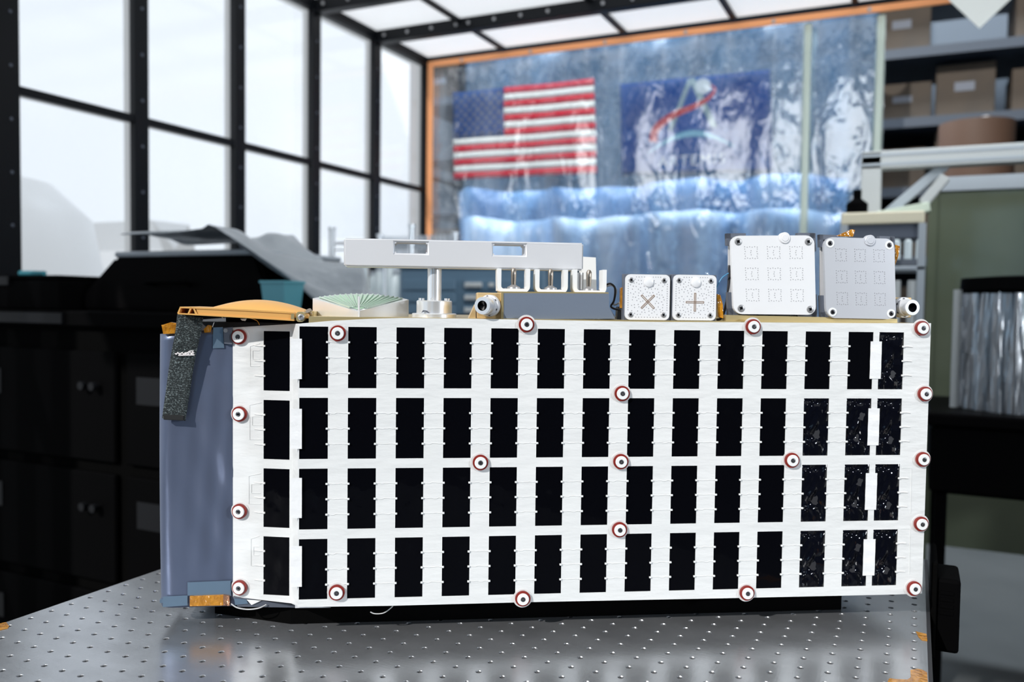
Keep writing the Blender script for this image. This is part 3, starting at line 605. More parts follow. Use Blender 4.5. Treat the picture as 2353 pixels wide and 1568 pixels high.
# ================================================================== PERFORATED TABLE
tb = thing('optical_table', 'grey steel optical table top drilled with rows of small holes', 'table', (0.4445, 0.0, ZF))
TX0, TX1, TY0, TY1 = -0.0127, 0.9017, -0.6223, 0.6223
P_ = 0.0254; HR = 0.0029; NH = 12
def table_mesh():
    V, Fc = [], []
    xs = [TX0]+[P_*(i+0.5) for i in range(-0, 35)]+[TX1]; ys = [TY0+P_*j for j in range(50)]
    idx = {}
    def vert(x, y, z):
        k = (round(x*1e5), round(y*1e5), round(z*1e5))
        if k not in idx: idx[k] = len(V); V.append((x, y, z))
        return idx[k]
    for i in range(36):
        for j in range(49):
            x0, x1, y0, y1 = xs[i], xs[i+1], ys[j], ys[j+1]; cx, cy = P_*i, (y0+y1)/2
            cor = [vert(x1, y1, 0), vert(x0, y1, 0), vert(x0, y0, 0), vert(x1, y0, 0)]
            rings = []
            for rr, z in ((HR*1.12, 0), (HR, -0.0006), (HR, -0.0030), (HR, -0.009)):
                base = len(V)
                for k in range(NH): a = 2*math.pi*(k+0.5)/NH; V.append((cx+rr*math.cos(a), cy+rr*math.sin(a), z))
                rings.append([base+k for k in range(NH)])
            q = NH//4
            for s in range(4):
                seg = rings[0][s*q:(s+1)*q]; Fc.append([cor[s]]+[rings[0][(s*q+k) % NH] for k in range(q-1, -1, -1)])
                Fc.append([cor[s], cor[(s+3) % 4]]+[rings[0][(s*q-1) % NH], rings[0][s*q]][0:2]) if False else Fc.append([cor[s], rings[0][s*q], rings[0][(s*q-1) % NH], cor[(s+3) % 4]])
            for a, c in zip(rings, rings[1:]):
                for k in range(NH): Fc.append([a[k], a[(k+1) % NH], c[(k+1) % NH], c[k]])
            Fc.append(rings[3])
    me = bpy.data.meshes.new('table_top'); me.from_pydata(V, [], Fc); me.validate()
    bm = bmesh.new(); bm.from_mesh(me); bmesh.ops.recalc_face_normals(bm, faces=bm.faces[:])
    up_ = max(bm.faces, key=lambda f: f.calc_area())
    if up_.normal.z < 0: bmesh.ops.reverse_faces(bm, faces=bm.faces[:])
    for f in bm.faces:
        if f.calc_center_median().z < -0.0031: f.material_index = 1  # shade down in the holes put in as a dark material
    bm.to_mesh(me); bm.free(); me.materials.append(M['table']); me.materials.append(M['dark_body']); return me
tt = obj('table_top', table_mesh(), 'table', tb, loc=(-0.4445, 0, -ZF))
TL = (-0.4445, 0, -ZF)
b = newbm(); box(b, (TX0, TY0, -0.055), (TX1, TY1, -0.0095), 0.002); obj('table_core', b, 'dark_body', tb, loc=TL)
for a, c in (((TX0-0.002, TY0, -0.055), (TX0, TY1, -0.0006)), ((TX1, TY0, -0.055), (TX1+0.004, TY1, -0.0006)), ((TX0, TY0-0.002, -0.055), (TX1, TY0, -0.0006)), ((TX0, TY1, -0.055), (TX1, TY1+0.002, -0.0006))):
    b = newbm(); box(b, a, c); obj('edge_band', b, 'dark_body', tb, loc=TL)
for sx in (0.06, 0.83):
    for sy in (-0.5, 0.5):
        b = newbm(); box(b, (sx-0.03, sy-0.03, ZF), (sx+0.03, sy+0.03, -0.055), 0.003); obj('leg', b, 'black', tb, loc=TL)
def tape(px, name='edge_tape'):
    b = newbm(); prism(b, [on(x, y, 2, 0.0002) for x, y in px], (0, 0, 0.0004)); o = obj(name, b, 'kapton', tb, loc=TL); o['label'] = 'amber tape patch'; return o
tape([(2104, 1452), (2116, 1455), (2129, 1458), (2131, 1474), (2118, 1472), (2110, 1464)])
tape([(2092, 1541), (2108, 1538), (2118, 1540), (2130, 1546), (2132, 1568), (2130, 1590), (2040, 1590), (2040, 1566), (2044, 1560), (2060, 1562), (2085, 1563), (2093, 1558)])
tape([(-20, 1441), (0, 1434), (14, 1431), (21, 1440), (18, 1445), (0, 1449), (-20, 1456)])
jb = thing('clamp_block', 'black ribbed block fixed to the right edge of the optical table', 'clamp', (0.9065, 0.43, -0.055))
b = newbm(); box(b, (0.003, -0.035, 0.006), (0.031, 0.035, 0.094), 0.004, 2); obj('block', b, 'black', jb)
b = newbm(); box(b, (-0.0005, -0.045, 0.0), (0.006, 0.05, 0.115), 0.003, 2); obj('back_plate', b, 'black_rough', jb)
for k in range(4):
    b = newbm(); box(b, (0.010, -0.0362, 0.052+0.008*k), (0.024, -0.0345, 0.056+0.008*k)); obj('rib', b, 'black', jb)

# ================================================================== SPACECRAFT
sc = thing('spacecraft', 'boxy white lander unit covered with rows of black solar cells standing on the perforated table', 'spacecraft', (O[0], O[1], 0.0), PYAW)
PI_, CW, VP, CH, ZTOP = 0.04984, 0.02929, 0.07431, 0.06415, 0.33008
x14 = L(2019.9, 763.2).x
cols = [(PI_*k, PI_*k+CW) for k in range(13)]+[(x14, x14+CW)]
rows = [(ZTOP-VP*r, ZTOP-VP*r-CH) for r in range(4)]
def poly_at(pl, x):
    for (xa, za), (xb, zb) in zip(pl, pl[1:]):
        if xa <= x <= xb: return za+(zb-za)*(x-xa)/(xb-xa)
    return pl[0][1] if x < pl[0][0] else pl[-1][1]
tope = [(L(*p).x, L(*p).z) for p in ((688, 744), (760, 737.5), (860, 732.5), (925, 731), (1100, 733), (1210, 735), (1500, 740), (1700, 741), (2000, 743), (2137, 743))]
bote = [(L(*p).x, L(*p).z) for p in ((686, 1395), (900, 1392), (1200, 1384), (1700, 1374), (2060, 1366), (2117, 1364))]
XR = L(2128, 1050).x
b = newbm(); T_ = 0.0010
gx = sorted({0.0-0.0012, XR} | {c for p in cols for c in p}); gx2 = []
for a, c in zip(gx, gx[1:]): gx2 += [a+(c-a)*k/3 for k in range(3)]
gx2.append(gx[-1]); zin = sorted({z for p in rows for z in p})
nz_ = len(zin); cache = {}
def gv(i, j):
    if (i, j) not in cache:
        x = gx2[i]; z = poly_at(bote, x) if j == 0 else poly_at(tope, x) if j == nz_+1 else zin[j-1]
        cache[(i, j)] = b.verts.new((x, -T_, z))
    return cache[(i, j)]
for i in range(len(gx2)-1):
    xm = (gx2[i]+gx2[i+1])/2; incol = any(p[0] < xm < p[1] for p in cols)
    for j in range(nz_+1):
        if incol and 1 <= j <= nz_-1 and j % 2 == 1: continue
        b.faces.new((gv(i, j), gv(i+1, j), gv(i+1, j+1), gv(i, j+1)))
r = bmesh.ops.extrude_face_region(b, geom=b.faces[:]); bmesh.ops.translate(b, vec=(0, T_, 0), verts=[v for v in r['geom'] if isinstance(v, bmesh.types.BMVert)])
cover = obj('front_cover', b, 'white_film', sc)
def cell_mesh(crk, seed):
    rnd = random.Random(seed); ph = [rnd.uniform(0, 6) for _ in range(6)]; am = 0.0007 if crk else 0.00012
    bb = newbm()
    def f(u, v):
        e = math.sin(math.pi*u)*math.sin(math.pi*v)
        return (-0.0006+(CW+0.0012)*u, -0.0003-am*e*(math.sin(9*u+ph[0]+4*v)+math.sin(13*v+ph[1]-3*u)+0.7*math.sin(23*v+ph[2]+11*u)), 0.0006-(CH+0.0012)*v)
    grid(bb, f, 8, 14); return bb
protos = {}
def cell(c, r, par, x, z, crk, rot=(0, 0, 0), y=0.0):
    key = (crk, (c+3*r) % 3)
    if key not in protos:
        protos[key] = obj('solar_cell', cell_mesh(crk, key[1]+10*crk), 'cell_crinkled' if crk else 'cell', par, True, (x, y, z)); return protos[key]
    return share('solar_cell', protos[key], par, (x, y, z), rot)
for c, (xa, xb) in enumerate(cols):
    for r, (za, zb) in enumerate(rows):
        crk = (c == 13) or (c == 12 and r > 0) or (c == 11 and r > 0)
        cell(c, r, sc, xa, za, crk)
# lacing cords across the white strips
def cord_mesh(length, seed):
    rnd = random.Random(seed); pts = []
    n = 9
    for k in range(n+1): pts.append((-0.001+(length+0.002)*k/n, -T_-0.0001, rnd.uniform(-0.0008, 0.0008)*math.sin(math.pi*k/n)))
    bb = newbm(); tube(bb, pts, 0.00042, 6)
    for x in (-0.0009, length+0.0009): box(bb, (x-0.0012, -T_-0.0016, -0.0010), (x+0.0012, -T_+0.0002, 0.0010), 0.0003)
    return bb
cp = []
for c in range(12):
    for r in range(4):
        for k in range(3):
            loc = (cols[c][1], 0, rows[r][0]-CH*(0.25, 0.502, 0.755)[k]); s = (c+2*r+k) % 4
            if len(cp) <= s and len(cp) == s: cp.append(obj('lacing_cord', cord_mesh(PI_-CW, s), 'white_film', sc, True, loc))
            elif len(cp) > s: share('lacing_cord', cp[s], sc, loc)
            else: cp.append(obj('lacing_cord', cord_mesh(PI_-CW, s), 'white_film', sc, True, loc))
b = newbm(); tube(b, [(-0.0012, -T_-0.0004, 0), (0.004, -T_-0.0004, 0.0002), (0.010, -T_-0.0002, -0.0003)], 0.0006, 6); box(b, (-0.0022, -T_-0.0016, -0.0010), (0.0004, -T_+0.0002, 0.0010), 0.0003); shortc = None
for r in range(4):
    for k in range(3):
        loc = (cols[13][1], 0, rows[r][0]-CH*(0.25, 0.502, 0.755)[k])
        if shortc is None: shortc = obj('lacing_cord', b, 'cord', sc, True, loc)
        else: share('lacing_cord', shortc, sc, loc)
# bridge tapes
for xs_, ys_ in (((668, 693.5), ((778.6, 871.6), (940, 1032), (1099, 1191), (1256, 1349))), ):
    for y0, y1 in ys_:
        p, q = L(xs_[0], y0, -0.003), L(xs_[1], y1, -0.003); b = newbm(); grid(b, lambda u, v: (p.x+(q.x-p.x)*u, -0.0030+0.00015*math.sin(v*15), p.z+(q.z-p.z)*v), 2, 12); solid(obj('bridge_tape', b, 'tape_white', sc, False), 0.0003)
for (x0, x1, y0, y1) in ((2001, 2024, 785, 871), (1996, 2019, 939, 1024), (1990, 2013.5, 1088, 1172), (1985, 2009.5, 1240, 1323)):
    p, q = L(x0, y0, -0.0018), L(x1, y1, -0.0018); b = newbm(); grid(b, lambda u, v: (p.x+(q.x-p.x)*u, -0.0016+0.00015*math.sin(v*15), p.z+(q.z-p.z)*v), 2, 12); solid(obj('bridge_tape', b, 'tape_white', sc, False), 0.0003)
# recessed left cover
PA = (-0.0124, 0.031); ANG = math.atan2(-0.007, 0.0303)
x535 = Lp(536, 1060, PA, ANG)[0]
outl_t = [(536, 753), (600, 749), (640, 747), (674, 744.5)]; outl_b = [(537, 1371), (600, 1378.5), (640, 1383), (674, 1387)]
lt = [Lp(x, y, PA, ANG) for x, y in outl_t]; lb = [Lp(x, y, PA, ANG) for x, y in outl_b]
c0 = (-0.0310, -0.0310+CW)
rows0 = [(0.3237-VP*r, 0.3237-VP*r-CH) for r in range(4)]
b = newbm(); gx = [x535, (x535+c0[0])/2, c0[0], c0[1], 0.0012]; zin0 = sorted({z for p in rows0 for z in p}); cache = {}
def gv0(i, j):
    if (i, j) not in cache:
        x = gx[i]; z = poly_at(lb, x) if j == 0 else poly_at(lt, x) if j == 9 else zin0[j-1]
        cache[(i, j)] = b.verts.new((x, -T_, z))
    return cache[(i, j)]
for i in range(4):
    for j in range(9):
        if i == 2 and 1 <= j <= 7 and j % 2 == 1: continue
        b.faces.new((gv0(i, j), gv0(i+1, j), gv0(i+1, j+1), gv0(i, j+1)))
r = bmesh.ops.extrude_face_region(b, geom=b.faces[:]); bmesh.ops.translate(b, vec=(0, T_, 0), verts=[v for v in r['geom'] if isinstance(v, bmesh.types.BMVert)])
side = obj('side_cover', b, 'white_film', sc, loc=(PA[0], PA[1], 0), rot=(0, 0, ANG)); side['label'] = 'recessed white cover at the left with one column of cells'
for r in range(4): cell(0, r, side, c0[0], rows0[r][0], False)
for r in range(4):
    for k in range(3):
        o = share('lacing_cord', shortc, side, (c0[0], 0, rows0[r][0]-CH*(0.25, 0.502, 0.755)[k]), (0, math.pi, 0))
# printed circuit traces pressed through the film at the left and right ends
def trace(par, pts, rr=0.00033):
    b = newbm(); tube(b, [(p[0], -T_-0.0002, p[1]) for p in pts], rr, 6); obj('raised_trace', b, 'white_film', par, True)
for (x0, x1, y0, y1) in ((573, 600, 1088, 1158), (578, 597, 1232, 1300), (575, 602, 925, 1010), (576, 598, 790, 842)):
    q = [Lp(x, y, PA, ANG) for x, y in ((x1, y0), (x0, y0+6), (x0, y1), (x1, y1))]; trace(side, q)
    q = [Lp(x, y, PA, ANG) for x, y in ((x1, (y0+y1)/2-10), (x0+6, (y0+y1)/2-10), (x0+6, (y0+y1)/2+10), (x1, (y0+y1)/2+10))]; trace(side, q)
for (x0, x1, y0, y1) in ((2072, 2093, 1075, 1180), (2068, 2090, 1215, 1320)):
    q = [L(x, y) for x, y in ((x0, y0), (x1, y0), (x1-2, y1))]; trace(sc, [(p.x, p.z) for p in q])
# step between both covers
A3 = Vector((PA[0]+0.001*math.cos(ANG), PA[1]+0.001*math.sin(ANG)))
b = newbm(); xt, xb_ = L(688, 744), L(686, 1393)
vv = [b.verts.new(p) for p in ((A3.x, A3.y-0.001, lt[-1][1]), (xt.x-0.0003, -0.0008, xt.z), (xb_.x-0.0003, -0.0008, xb_.z), (A3.x, A3.y-0.001, lb[-1][1]))]
b.faces.new(vv); solid(obj('step_cover', b, 'white_film', sc), 0.0006)
# standoffs: white tab, red collar, white cap, screw
def standoff_meshes():
    b = newbm(); lathe(b, [(0, 0.0103), (0.0005, 0.0103)], (0, -T_, 0), (0, -1, 0), 28); tabm = b
    c = newbm(); lathe(c, [(0.0004, 0.0083), (0.0032, 0.0083), (0.0032, 0.0060), (0.0004, 0.0060)], (0, -T_, 0), (0, -1, 0), 28, cap=False)
    d = newbm(); lathe(d, [(0.0004, 0.0058), (0.0050, 0.0064), (0.0056, 0.0060), (0.0056, 0.0028), (0.0050, 0.0026)], (0, -T_, 0), (0, -1, 0), 28)
    e = newbm(); lathe(e, [(0.0048, 0.0024), (0.0056, 0.0024), (0.0058, 0.0019), (0.0058, 0.0010), (0.0050, 0.0008)], (0, -T_, 0), (0, -1, 0), 18)
    return tabm, c, d, e
sp = None
def standoff(par, x, z):
    global sp
    if sp is None:
        a, c, d, e = standoff_meshes(); t = obj('standoff', a, 'white_film', par, True, (x, 0, z)); t['label'] = 'white round tab with red collar and screw'
        sp = (t, obj('collar', c, 'red', t, True), obj('cap', d, 'cap', t, True), obj('screw', e, 'screw', t, True))
    else:
        t = share('standoff', sp[0], par, (x, 0, z))
        for k, nm in ((1, 'collar'), (2, 'cap'), (3, 'screw')): share(nm, sp[k], t)
for x, y in ((777, 766), (1209, 746), (1728, 751), (2115, 754.5), (1428, 904), (2122, 905), (1103.5, 1062), (1425, 1060), (1817, 1057), (2117, 1055), (1422, 1216), (2113, 1203), (774.5, 1360), (1200.5, 1374), (1714, 1361), (2097, 1351)):
    p = L(x, y); standoff(sc, p.x, p.z)
for x, y in ((552, 774), (553, 951), (553, 1174), (553.5, 1349)):
    px_, pz_ = Lp(x, y, PA, ANG)
    q = (PA[0]+px_*math.cos(ANG), PA[1]+px_*math.sin(ANG))
    # on the recessed cover (turned with it)
    o = share('standoff', sp[0], sc, (q[0], q[1], pz_), (0, 0, ANG))
    for k, nm in ((1, 'collar'), (2, 'cap'), (3, 'screw')): share(nm, sp[k], o)
# body and deck
ZD = 0.3404
b = newbm(); box(b, (-0.088, 0.064, 0.30), (0.0035, 0.20, 0.3415)); obj('inner_frame', b, 'black_rough', sc)  # black block added for the dark gap under the arm
b = newbm()
prism(b, [(0.0005, 0.0004, 0.040), (XR-0.004, 0.0004, 0.040), (XR-0.004, 0.30, 0.040), (-0.14, 0.30, 0.040), (-0.14, 0.065, 0.040), (-0.010, 0.036, 0.040)], (0, 0, 0.2925)); obj('body', b, 'dark_body', sc)
b = newbm(); prism(b, [(0.009, 0.002, ZD-0.0065), (XR-0.004, 0.002, ZD-0.0065), (XR-0.004, 0.30, ZD-0.0065), (0.004, 0.30, ZD-0.0065)], (0, 0, 0.0065)); obj('deck', b, 'gold_pale', sc)
b = newbm(); prism(b, [(-0.105, 0.085, 0.0003), (-0.015, 0.045, 0.0003), (0.622, 0.043, 0.0003), (0.622, 0.28, 0.0003), (-0.105, 0.28, 0.0003)], (0, 0, 0.0405)); obj('base_frame', b, 'black_rough', sc)  # pedestal, drawn out at left to add shade under the foil
# foil wrapped end
BF = 0.046
fx0, fx1 = L(361, 1060, BF).x, L(541, 1060, BF).x
ft0, ft1 = L(372, 769, BF).z, L(530, 753, BF).z; fb0, fb1 = L(359, 1398, BF).z, L(530, 1393, BF).z
b = newbm()
def foilf(u, v):
    # u: 0 far round the left corner .. 1 right edge
    Rr = 0.016; s = u*(0.08+Rr*math.pi/2+fx1-fx0-Rr)
    if s < 0.08: x, y = fx0, BF+Rr+0.08-s
    elif s < 0.08+Rr*math.pi/2:
        a = (s-0.08)/Rr; x, y = fx0+Rr-Rr*math.cos(a), BF+Rr-Rr*math.sin(a)
    else: x, y = fx0+Rr+(s-0.08-Rr*math.pi/2), BF
    k = min(1, max(0, (x-fx0)/(fx1-fx0))); zt_, zb_ = ft0+(ft1-ft0)*k, fb0+(fb1-fb0)*k
    d = 0.0014*math.sin(7*v+9*k)*math.sin(5*k*math.pi)+0.0009*math.sin(23*v-14*k)
    e = math.sin(math.pi*v)
    return (x+0.0022*(v-0.5)*0-0.0012*e*(1-k), y+d*e*k, zt_+(zb_-zt_)*v)
grid(b, foilf, 60, 40); solid(obj('foil_blanket', b, 'foil', sc, True), 0.0006)
b = newbm(); box(b, (fx0+0.001, BF+0.004, fb0+0.004), (-0.02, BF+0.08, fb0+0.008)); obj('blanket_floor', b, 'foil_tape', sc)
def plate(name, px, bk, th, mt, par=None):
    bb = newbm(); prism(bb, [L(x, y, bk) for x, y in px], (0, th, 0)); return obj(name, bb, mt, par or sc)
plate('foil_tape', [(490, 753), (512, 752), (513, 775), (515, 800), (489, 801)], BF-0.0016, 0.0004, 'foil_tape')
plate('foil_tape', [(431, 1339), (530, 1335), (531, 1370), (431, 1369)], BF-0.0022, 0.0004, 'foil_tape')
plate('foil_tape', [(374, 1372), (431, 1369), (431, 1392), (374, 1396)], BF-0.0020, 0.0004, 'foil_tape')
plate('amber_tape', [(371, 747), (415, 745), (414, 766), (375, 768)], BF-0.0030, 0.003, 'kapton')
plate('amber_tape', [(370, 748), (392, 741), (412, 744), (411, 750)], BF+0.004, 0.006, 'kapton')
plate('amber_tape', [(468, 757), (478, 747), (486, 749), (483, 764), (470, 765)], BF-0.0030, 0.003, 'kapton')
plate('amber_tape', [(436, 1371), (513, 1368), (513, 1392), (436, 1394)], BF-0.0042, 0.012, 'kapton')
plate('copper_tape', [(513, 1368), (527, 1370), (528, 1393), (513, 1392)], BF-0.0046, 0.012, 'copper_tape')
plate('corner_bracket', [(513, 754), (534, 752), (533, 792), (515, 790)], BF-0.004, 0.003, 'slate_dark')
b = newbm(); lathe(b, [(0, 0.0022), (0.002, 0.0022)], L(519, 760, BF-0.004), (0, -1, 0), 12); obj('bolt', b, 'steel', sc)
b = newbm(); prism(b, [L(x, y, 0.04) for x, y in ((535, 1373), (690, 1392), (690, 1397), (545, 1395))], (0, 0.01, 0)); obj('harness_tray', b, 'slate_dark', sc)
plate('label_tag', [(567, 1379), (600, 1381), (578, 1391)], 0.0385, 0.0005, 'cap')
plate('wrapped_wire', [(538, 1376), (566, 1379), (570, 1388), (540, 1391)], 0.0388, 0.001, 'foil_tape')
plate('lower_rim', [(678, 1391), (760, 1397), (678, 1398)], 0.001, 0.001, 'alu')
b = newbm(); tube(b, smoothpath([L(531, 1388, 0.036), L(545, 1397, 0.036), L(570, 1401, 0.036), L(595, 1398, 0.036), L(612, 1390, 0.038)], 5), 0.0007, 6); obj('cable', b, 'wire_white', sc, True)
b = newbm(); tube(b, smoothpath([L(851, 1407, 0.01), L(862, 1411, 0.01), L(882, 1409, 0.01), L(900, 1396, 0.012), L(905, 1388, 0.014)], 5), 0.0006, 6); obj('cable', b, 'wire_white', sc, True)
# strap
sp_c = [(437, 727, 0.030), (433, 760, 0.033), (427, 790, 0.035), (422, 815, 0.036), (416, 850, 0.037), (409, 900, 0.038), (403, 940, 0.039), (399.5, 964, 0.039)]
b = newbm(); ctr = [(L(x, y, bb_), bb_) for x, y, bb_ in sp_c]
P3 = smoothpath([c[0] for c in ctr], 8); wdt = 0.0116
def strapf(u, v):
    i = u*(len(P3)-1); k = min(int(i), len(P3)-2); f = i-k; p = P3[k]*(1-f)+P3[k+1]*f
    wv = wdt*(1.12-0.12*u if u < 0.2 else 1.096-0.08*u); return (p.x+(2*v-1)*wv, p.y-0.0006*math.cos(v*3.1)-0.00025*math.sin(u*420), p.z+(v-0.5)*-0.003)
grid(b, strapf, 220, 6); stp = solid(obj('strap', b, 'strap', sc, True), 0.0012)
b = newbm(); q0 = L(399.5, 960, 0.0375); box(b, (-0.0105, -0.0012, -0.0028), (0.0105, 0.0022, 0.0028), 0.0006); obj('strap_hem', b, 'strap_hem', stp, loc=q0, rot=(0, 0.06, 0))
pp = []
for k in range(14):
    s = k/13; p = L(402+44*s, 813+2*math.sin(k*2.3)+(1-s)*1-1, 0.0335); pp.append(p)
b = newbm(); tube(b, pp, 0.0008, 5); tube(b, [L(425, 815, 0.0335), L(436, 808, 0.033), L(444, 806, 0.033), L(440, 816, 0.0335)], 0.0008, 5); tube(b, [L(410, 817, 0.0335), L(447, 816, 0.0335)], 0.0007, 5); obj('stitching', b, 'stitch', stp, True)

# gold folded arm over the left end
BA = 0.010; TH = 0.085
arm = obj('gold_arm', prism(newbm(), [L(x, y, BA) for x, y in ((413, 705), (455, 706.5), (560, 711), (674, 717.5), (676, 721.5), (560, 714.5), (455, 710), (415, 708.5))], (0, TH, 0)), 'gold_orange', sc)
obj('front_web', prism(newbm(), [L(x, y, BA+0.001) for x, y in ((450, 709), (560, 714), (674, 721), (673, 736), (560, 729), (456, 724))], (0, 0.002, 0)), 'gold_orange', arm)
obj('lower_flange', prism(newbm(), [L(x, y, BA-0.0005) for x, y in ((408, 719.5), (450, 721.5), (560, 727.5), (676, 734.5), (676, 738), (560, 731), (450, 725), (409, 722.5))], (0, TH, 0)), 'gold_orange', arm)
obj('end_web', prism(newbm(), [L(x, y, BA) for x, y in ((669, 720), (676, 721), (676, 737), (668, 735))], (0, 0.01, 0)), 'gold_pale', arm)
obj('end_strut', prism(newbm(), [L(x, y, BA) for x, y in ((413, 706), (416, 707), (411, 721), (407, 720.5))], (0, TH, 0)), 'gold_orange', arm)
obj('end_strut', prism(newbm(), [L(x, y, BA) for x, y in ((437, 707), (441, 707), (434, 722), (430.5, 722))], (0, TH, 0)), 'gold_orange', arm)
obj('end_strut', prism(newbm(), [L(x, y, BA) for x, y in ((443, 708), (446, 708), (455, 723.5), (449, 723.5))], (0, 0.02, 0)), 'gold_orange', arm)
b = newbm(); dl, dr_ = L(490, 710, BA+0.03), L(716, 723, BA+0.03); dmid = L(590, 699.5, BA+0.05)
def domef(u, v):
    x = dl.x+(dr_.x-dl.x)*u; zb_ = dl.z+(dr_.z-dl.z)*u-0.004; hgt = (dmid.z-(dl.z+dr_.z)/2+0.003)*1.12
    s = max(0, math.sin(math.pi*(u*0.97+0.02)))**0.8; return (x, BA+0.006+(TH-0.012)*v, zb_+0.004*min(1, 6*min(v, 1-v))+hgt*s*max(0, math.sin(math.pi*v))**0.6)
grid(b, domef, 40, 16); solid(obj('dome_cover', b, 'gold_orange', arm, True), 0.001)
b = newbm(); prism(b, rrect(*((L(681, 740, 0.006).x), L(681, 740, 0.006).z, L(700, 717, 0.006).x, L(700, 717, 0.006).z), 0.003, 0.004), (0, 0.02, 0)); hg = obj('hinge_lug', b, 'gold_pale', sc)
b = newbm(); lathe(b, [(0, 0.0033), (0.0015, 0.0033), (0.002, 0.0026), (0.002, 0.0014), (0.001, 0.0012)], L(692, 729, 0.004), (0, -1, 0), 18); obj('pivot_bolt', b, 'steel', hg, True)
plate('hinge_tab', [(699, 714), (722, 716), (722, 728), (702, 729)], 0.03, 0.03, 'gold_pale')
b = newbm(); lathe(b, [(0, 0.0017), (0.004, 0.0017), (0.004, 0.0035), (0.0052, 0.0035)], L(714, 722, 0.022), (-0.4, -0.6, 0.7), 10); obj('bolt', b, 'bronze', sc)
# amber shreds and small wires under the arm
for pts_ in ([(570, 730), (590, 737), (596, 747)], [(510, 729), (515, 735)], [(488, 752), (492, 741)]):
    b = newbm(); tube(b, smoothpath([L(x, y, 0.028) for x, y in pts_], 4), 0.0004, 5); obj('wire', b, 'kapton' if len(pts_) > 2 else 'wire_white', sc, True)
b = newbm(); prism(b, [L(x, y, 0.028) for x, y in ((552, 733), (566, 733), (563, 738), (556, 737))], (0, 0.002, 0)); obj('cable_tie', b, 'cap', sc)

# fan shaped sensor on the deck
apx = L(822, 726.5, 0.012); ax, ay = apx.x, 0.012
fan = thing('fan_holder', None, None); bpy.data.objects.remove(fan)
HA = math.radians(46); RF = 0.0735; zA = ZD+0.0058; SL = 0.262; NA = 24
b = newbm(); tpv, btv = [], []
for k in range(NA+1):
    a = -HA+2*HA*k/NA; x, y = ax+RF*math.sin(a), ay+RF*math.cos(a); tpv.append(b.verts.new((x, y, zA+SL*(y-ay)))); btv.append(b.verts.new((x, y, ZD)))
ta, ba_ = b.verts.new((ax, ay, zA)), b.verts.new((ax, ay, ZD))
b.faces.new([ta]+tpv); b.faces.new([ba_]+btv)
for k in range(NA): b.faces.new((tpv[k], tpv[k+1], btv[k+1], btv[k]))
b.faces.new((ta, tpv[0], btv[0], ba_)); b.faces.new((ta, tpv[-1], btv[-1], ba_))
bmesh.ops.bevel(b, geom=[e for e in b.edges if len(e.link_faces) == 2 and e.calc_face_angle(0) > 0.5], offset=0.0012, segments=2, affect='EDGES')
fanb = obj('fan_sensor', b, 'alu_bright', sc); fanb['label'] = 'silver fan shaped block with a green ribbed face'
b = newbm(); g = [b.verts.new((ax, ay+0.006, zA+SL*0.006+0.0004))]
for k in range(NA+1):
    a = (-HA+2*HA*k/NA)*0.90; rr = RF*0.955; g.append(b.verts.new((ax+rr*math.sin(a), ay+rr*math.cos(a), zA+SL*rr*math.cos(a)+0.0004)))
b.faces.new(g); obj('fan_face', b, 'fan_green', fanb)
for k in range(17):
    a = (-HA+2*HA*k/16)*0.88; b = newbm(); u = Vector((math.sin(a), math.cos(a), 0)); q = Vector((math.cos(a), -math.sin(a), 0))
    r0, r1 = 0.014, RF*0.95; p0 = Vector((ax, ay, zA+0.0006))+u*r0+Vector((0, 0, SL*u.y*r0)); p1 = Vector((ax, ay, zA+0.0006))+u*r1+Vector((0, 0, SL*u.y*r1))
    prism(b, [p0-q*0.0003, p1-q*0.0009, p1+q*0.0009, p0+q*0.0003], (0, 0, 0.0012)); obj('fan_rib', b, 'fan_fin', fanb)
b = newbm(); cyl(b, (ax+0.0012, ay+0.001, ZD), (ax+0.0012, ay+0.001, L(822, 681, 0.012).z), 0.0011, 10); obj('gnomon_post', b, 'alu', fanb, True)

# mast base, pole and bar
mc = L(998, 724, 0.035); mx, my = mc.x, 0.040
b = newbm(); lathe(b, [(0, 0.0245), (0.0035, 0.0245), (0.0045, 0.0235), (0.0045, 0.0195), (0.0175, 0.0195), (0.0185, 0.0185), (0.0185, 0.0100)], (mx, my, ZD), (0, 0, 1), 40); mb = obj('mast_base', b, 'alu_bright', sc, True)
for k in range(6):
    a = k*math.pi/3+0.3; b = newbm(); cyl(b, (mx+0.0165*math.cos(a), my+0.0165*math.sin(a), ZD+0.018), (mx+0.0165*math.cos(a), my+0.0165*math.sin(a), ZD+0.021), 0.0015, 10); obj('bolt', b, 'alu_bright', mb, True)
b = newbm(); prism(b, [L(x, y, 0.0205) for x, y in ((968, 719), (972, 713), (981, 714), (988, 720), (982, 719), (977, 716))], (0, 0.002, 0)); obj('vent_slot', b, 'slate_dark', mb)
zb0 = L(1000, 617, 0.04).z
b = newbm(); lathe(b, [(0, 0.0078), (zb0-ZD-0.016, 0.0078)], (mx, my, ZD+0.018), (0, 0, 1), 32); obj('mast_pole', b, 'alu_bright', mb, True)
BB, BT = 0.024, 0.032
q00, q10, q01 = L(790, 547, BB), L(1341, 560, BB), L(790, 612, BB)
zt_, zb_ = q00.z, q01.z; xl, xr = q00.x, q10.x
bar_z = lambda x: 0.0
s1 = (L(907, 556, BB), L(982, 583, BB)); s2 = (L(1133, 565, BB), L(1207, 590, BB))
b = newbm(); xs_ = [xl, s1[0].x, s1[1].x, s2[0].x, s2[1].x, xr]
zs1 = (s1[1].z, s1[0].z)
def barseg(x0, x1, z0, z1): box(b, (x0, BB, z0), (x1, BB+BT, z1))
V3 = {}
zz = [zb_, zs1[0], zs1[1], zt_]
def bv(i, j, y):
    k = (i, j, y)
    if k not in V3: V3[k] = b.verts.new((xs_[i], y, zz[j]))
    return V3[k]
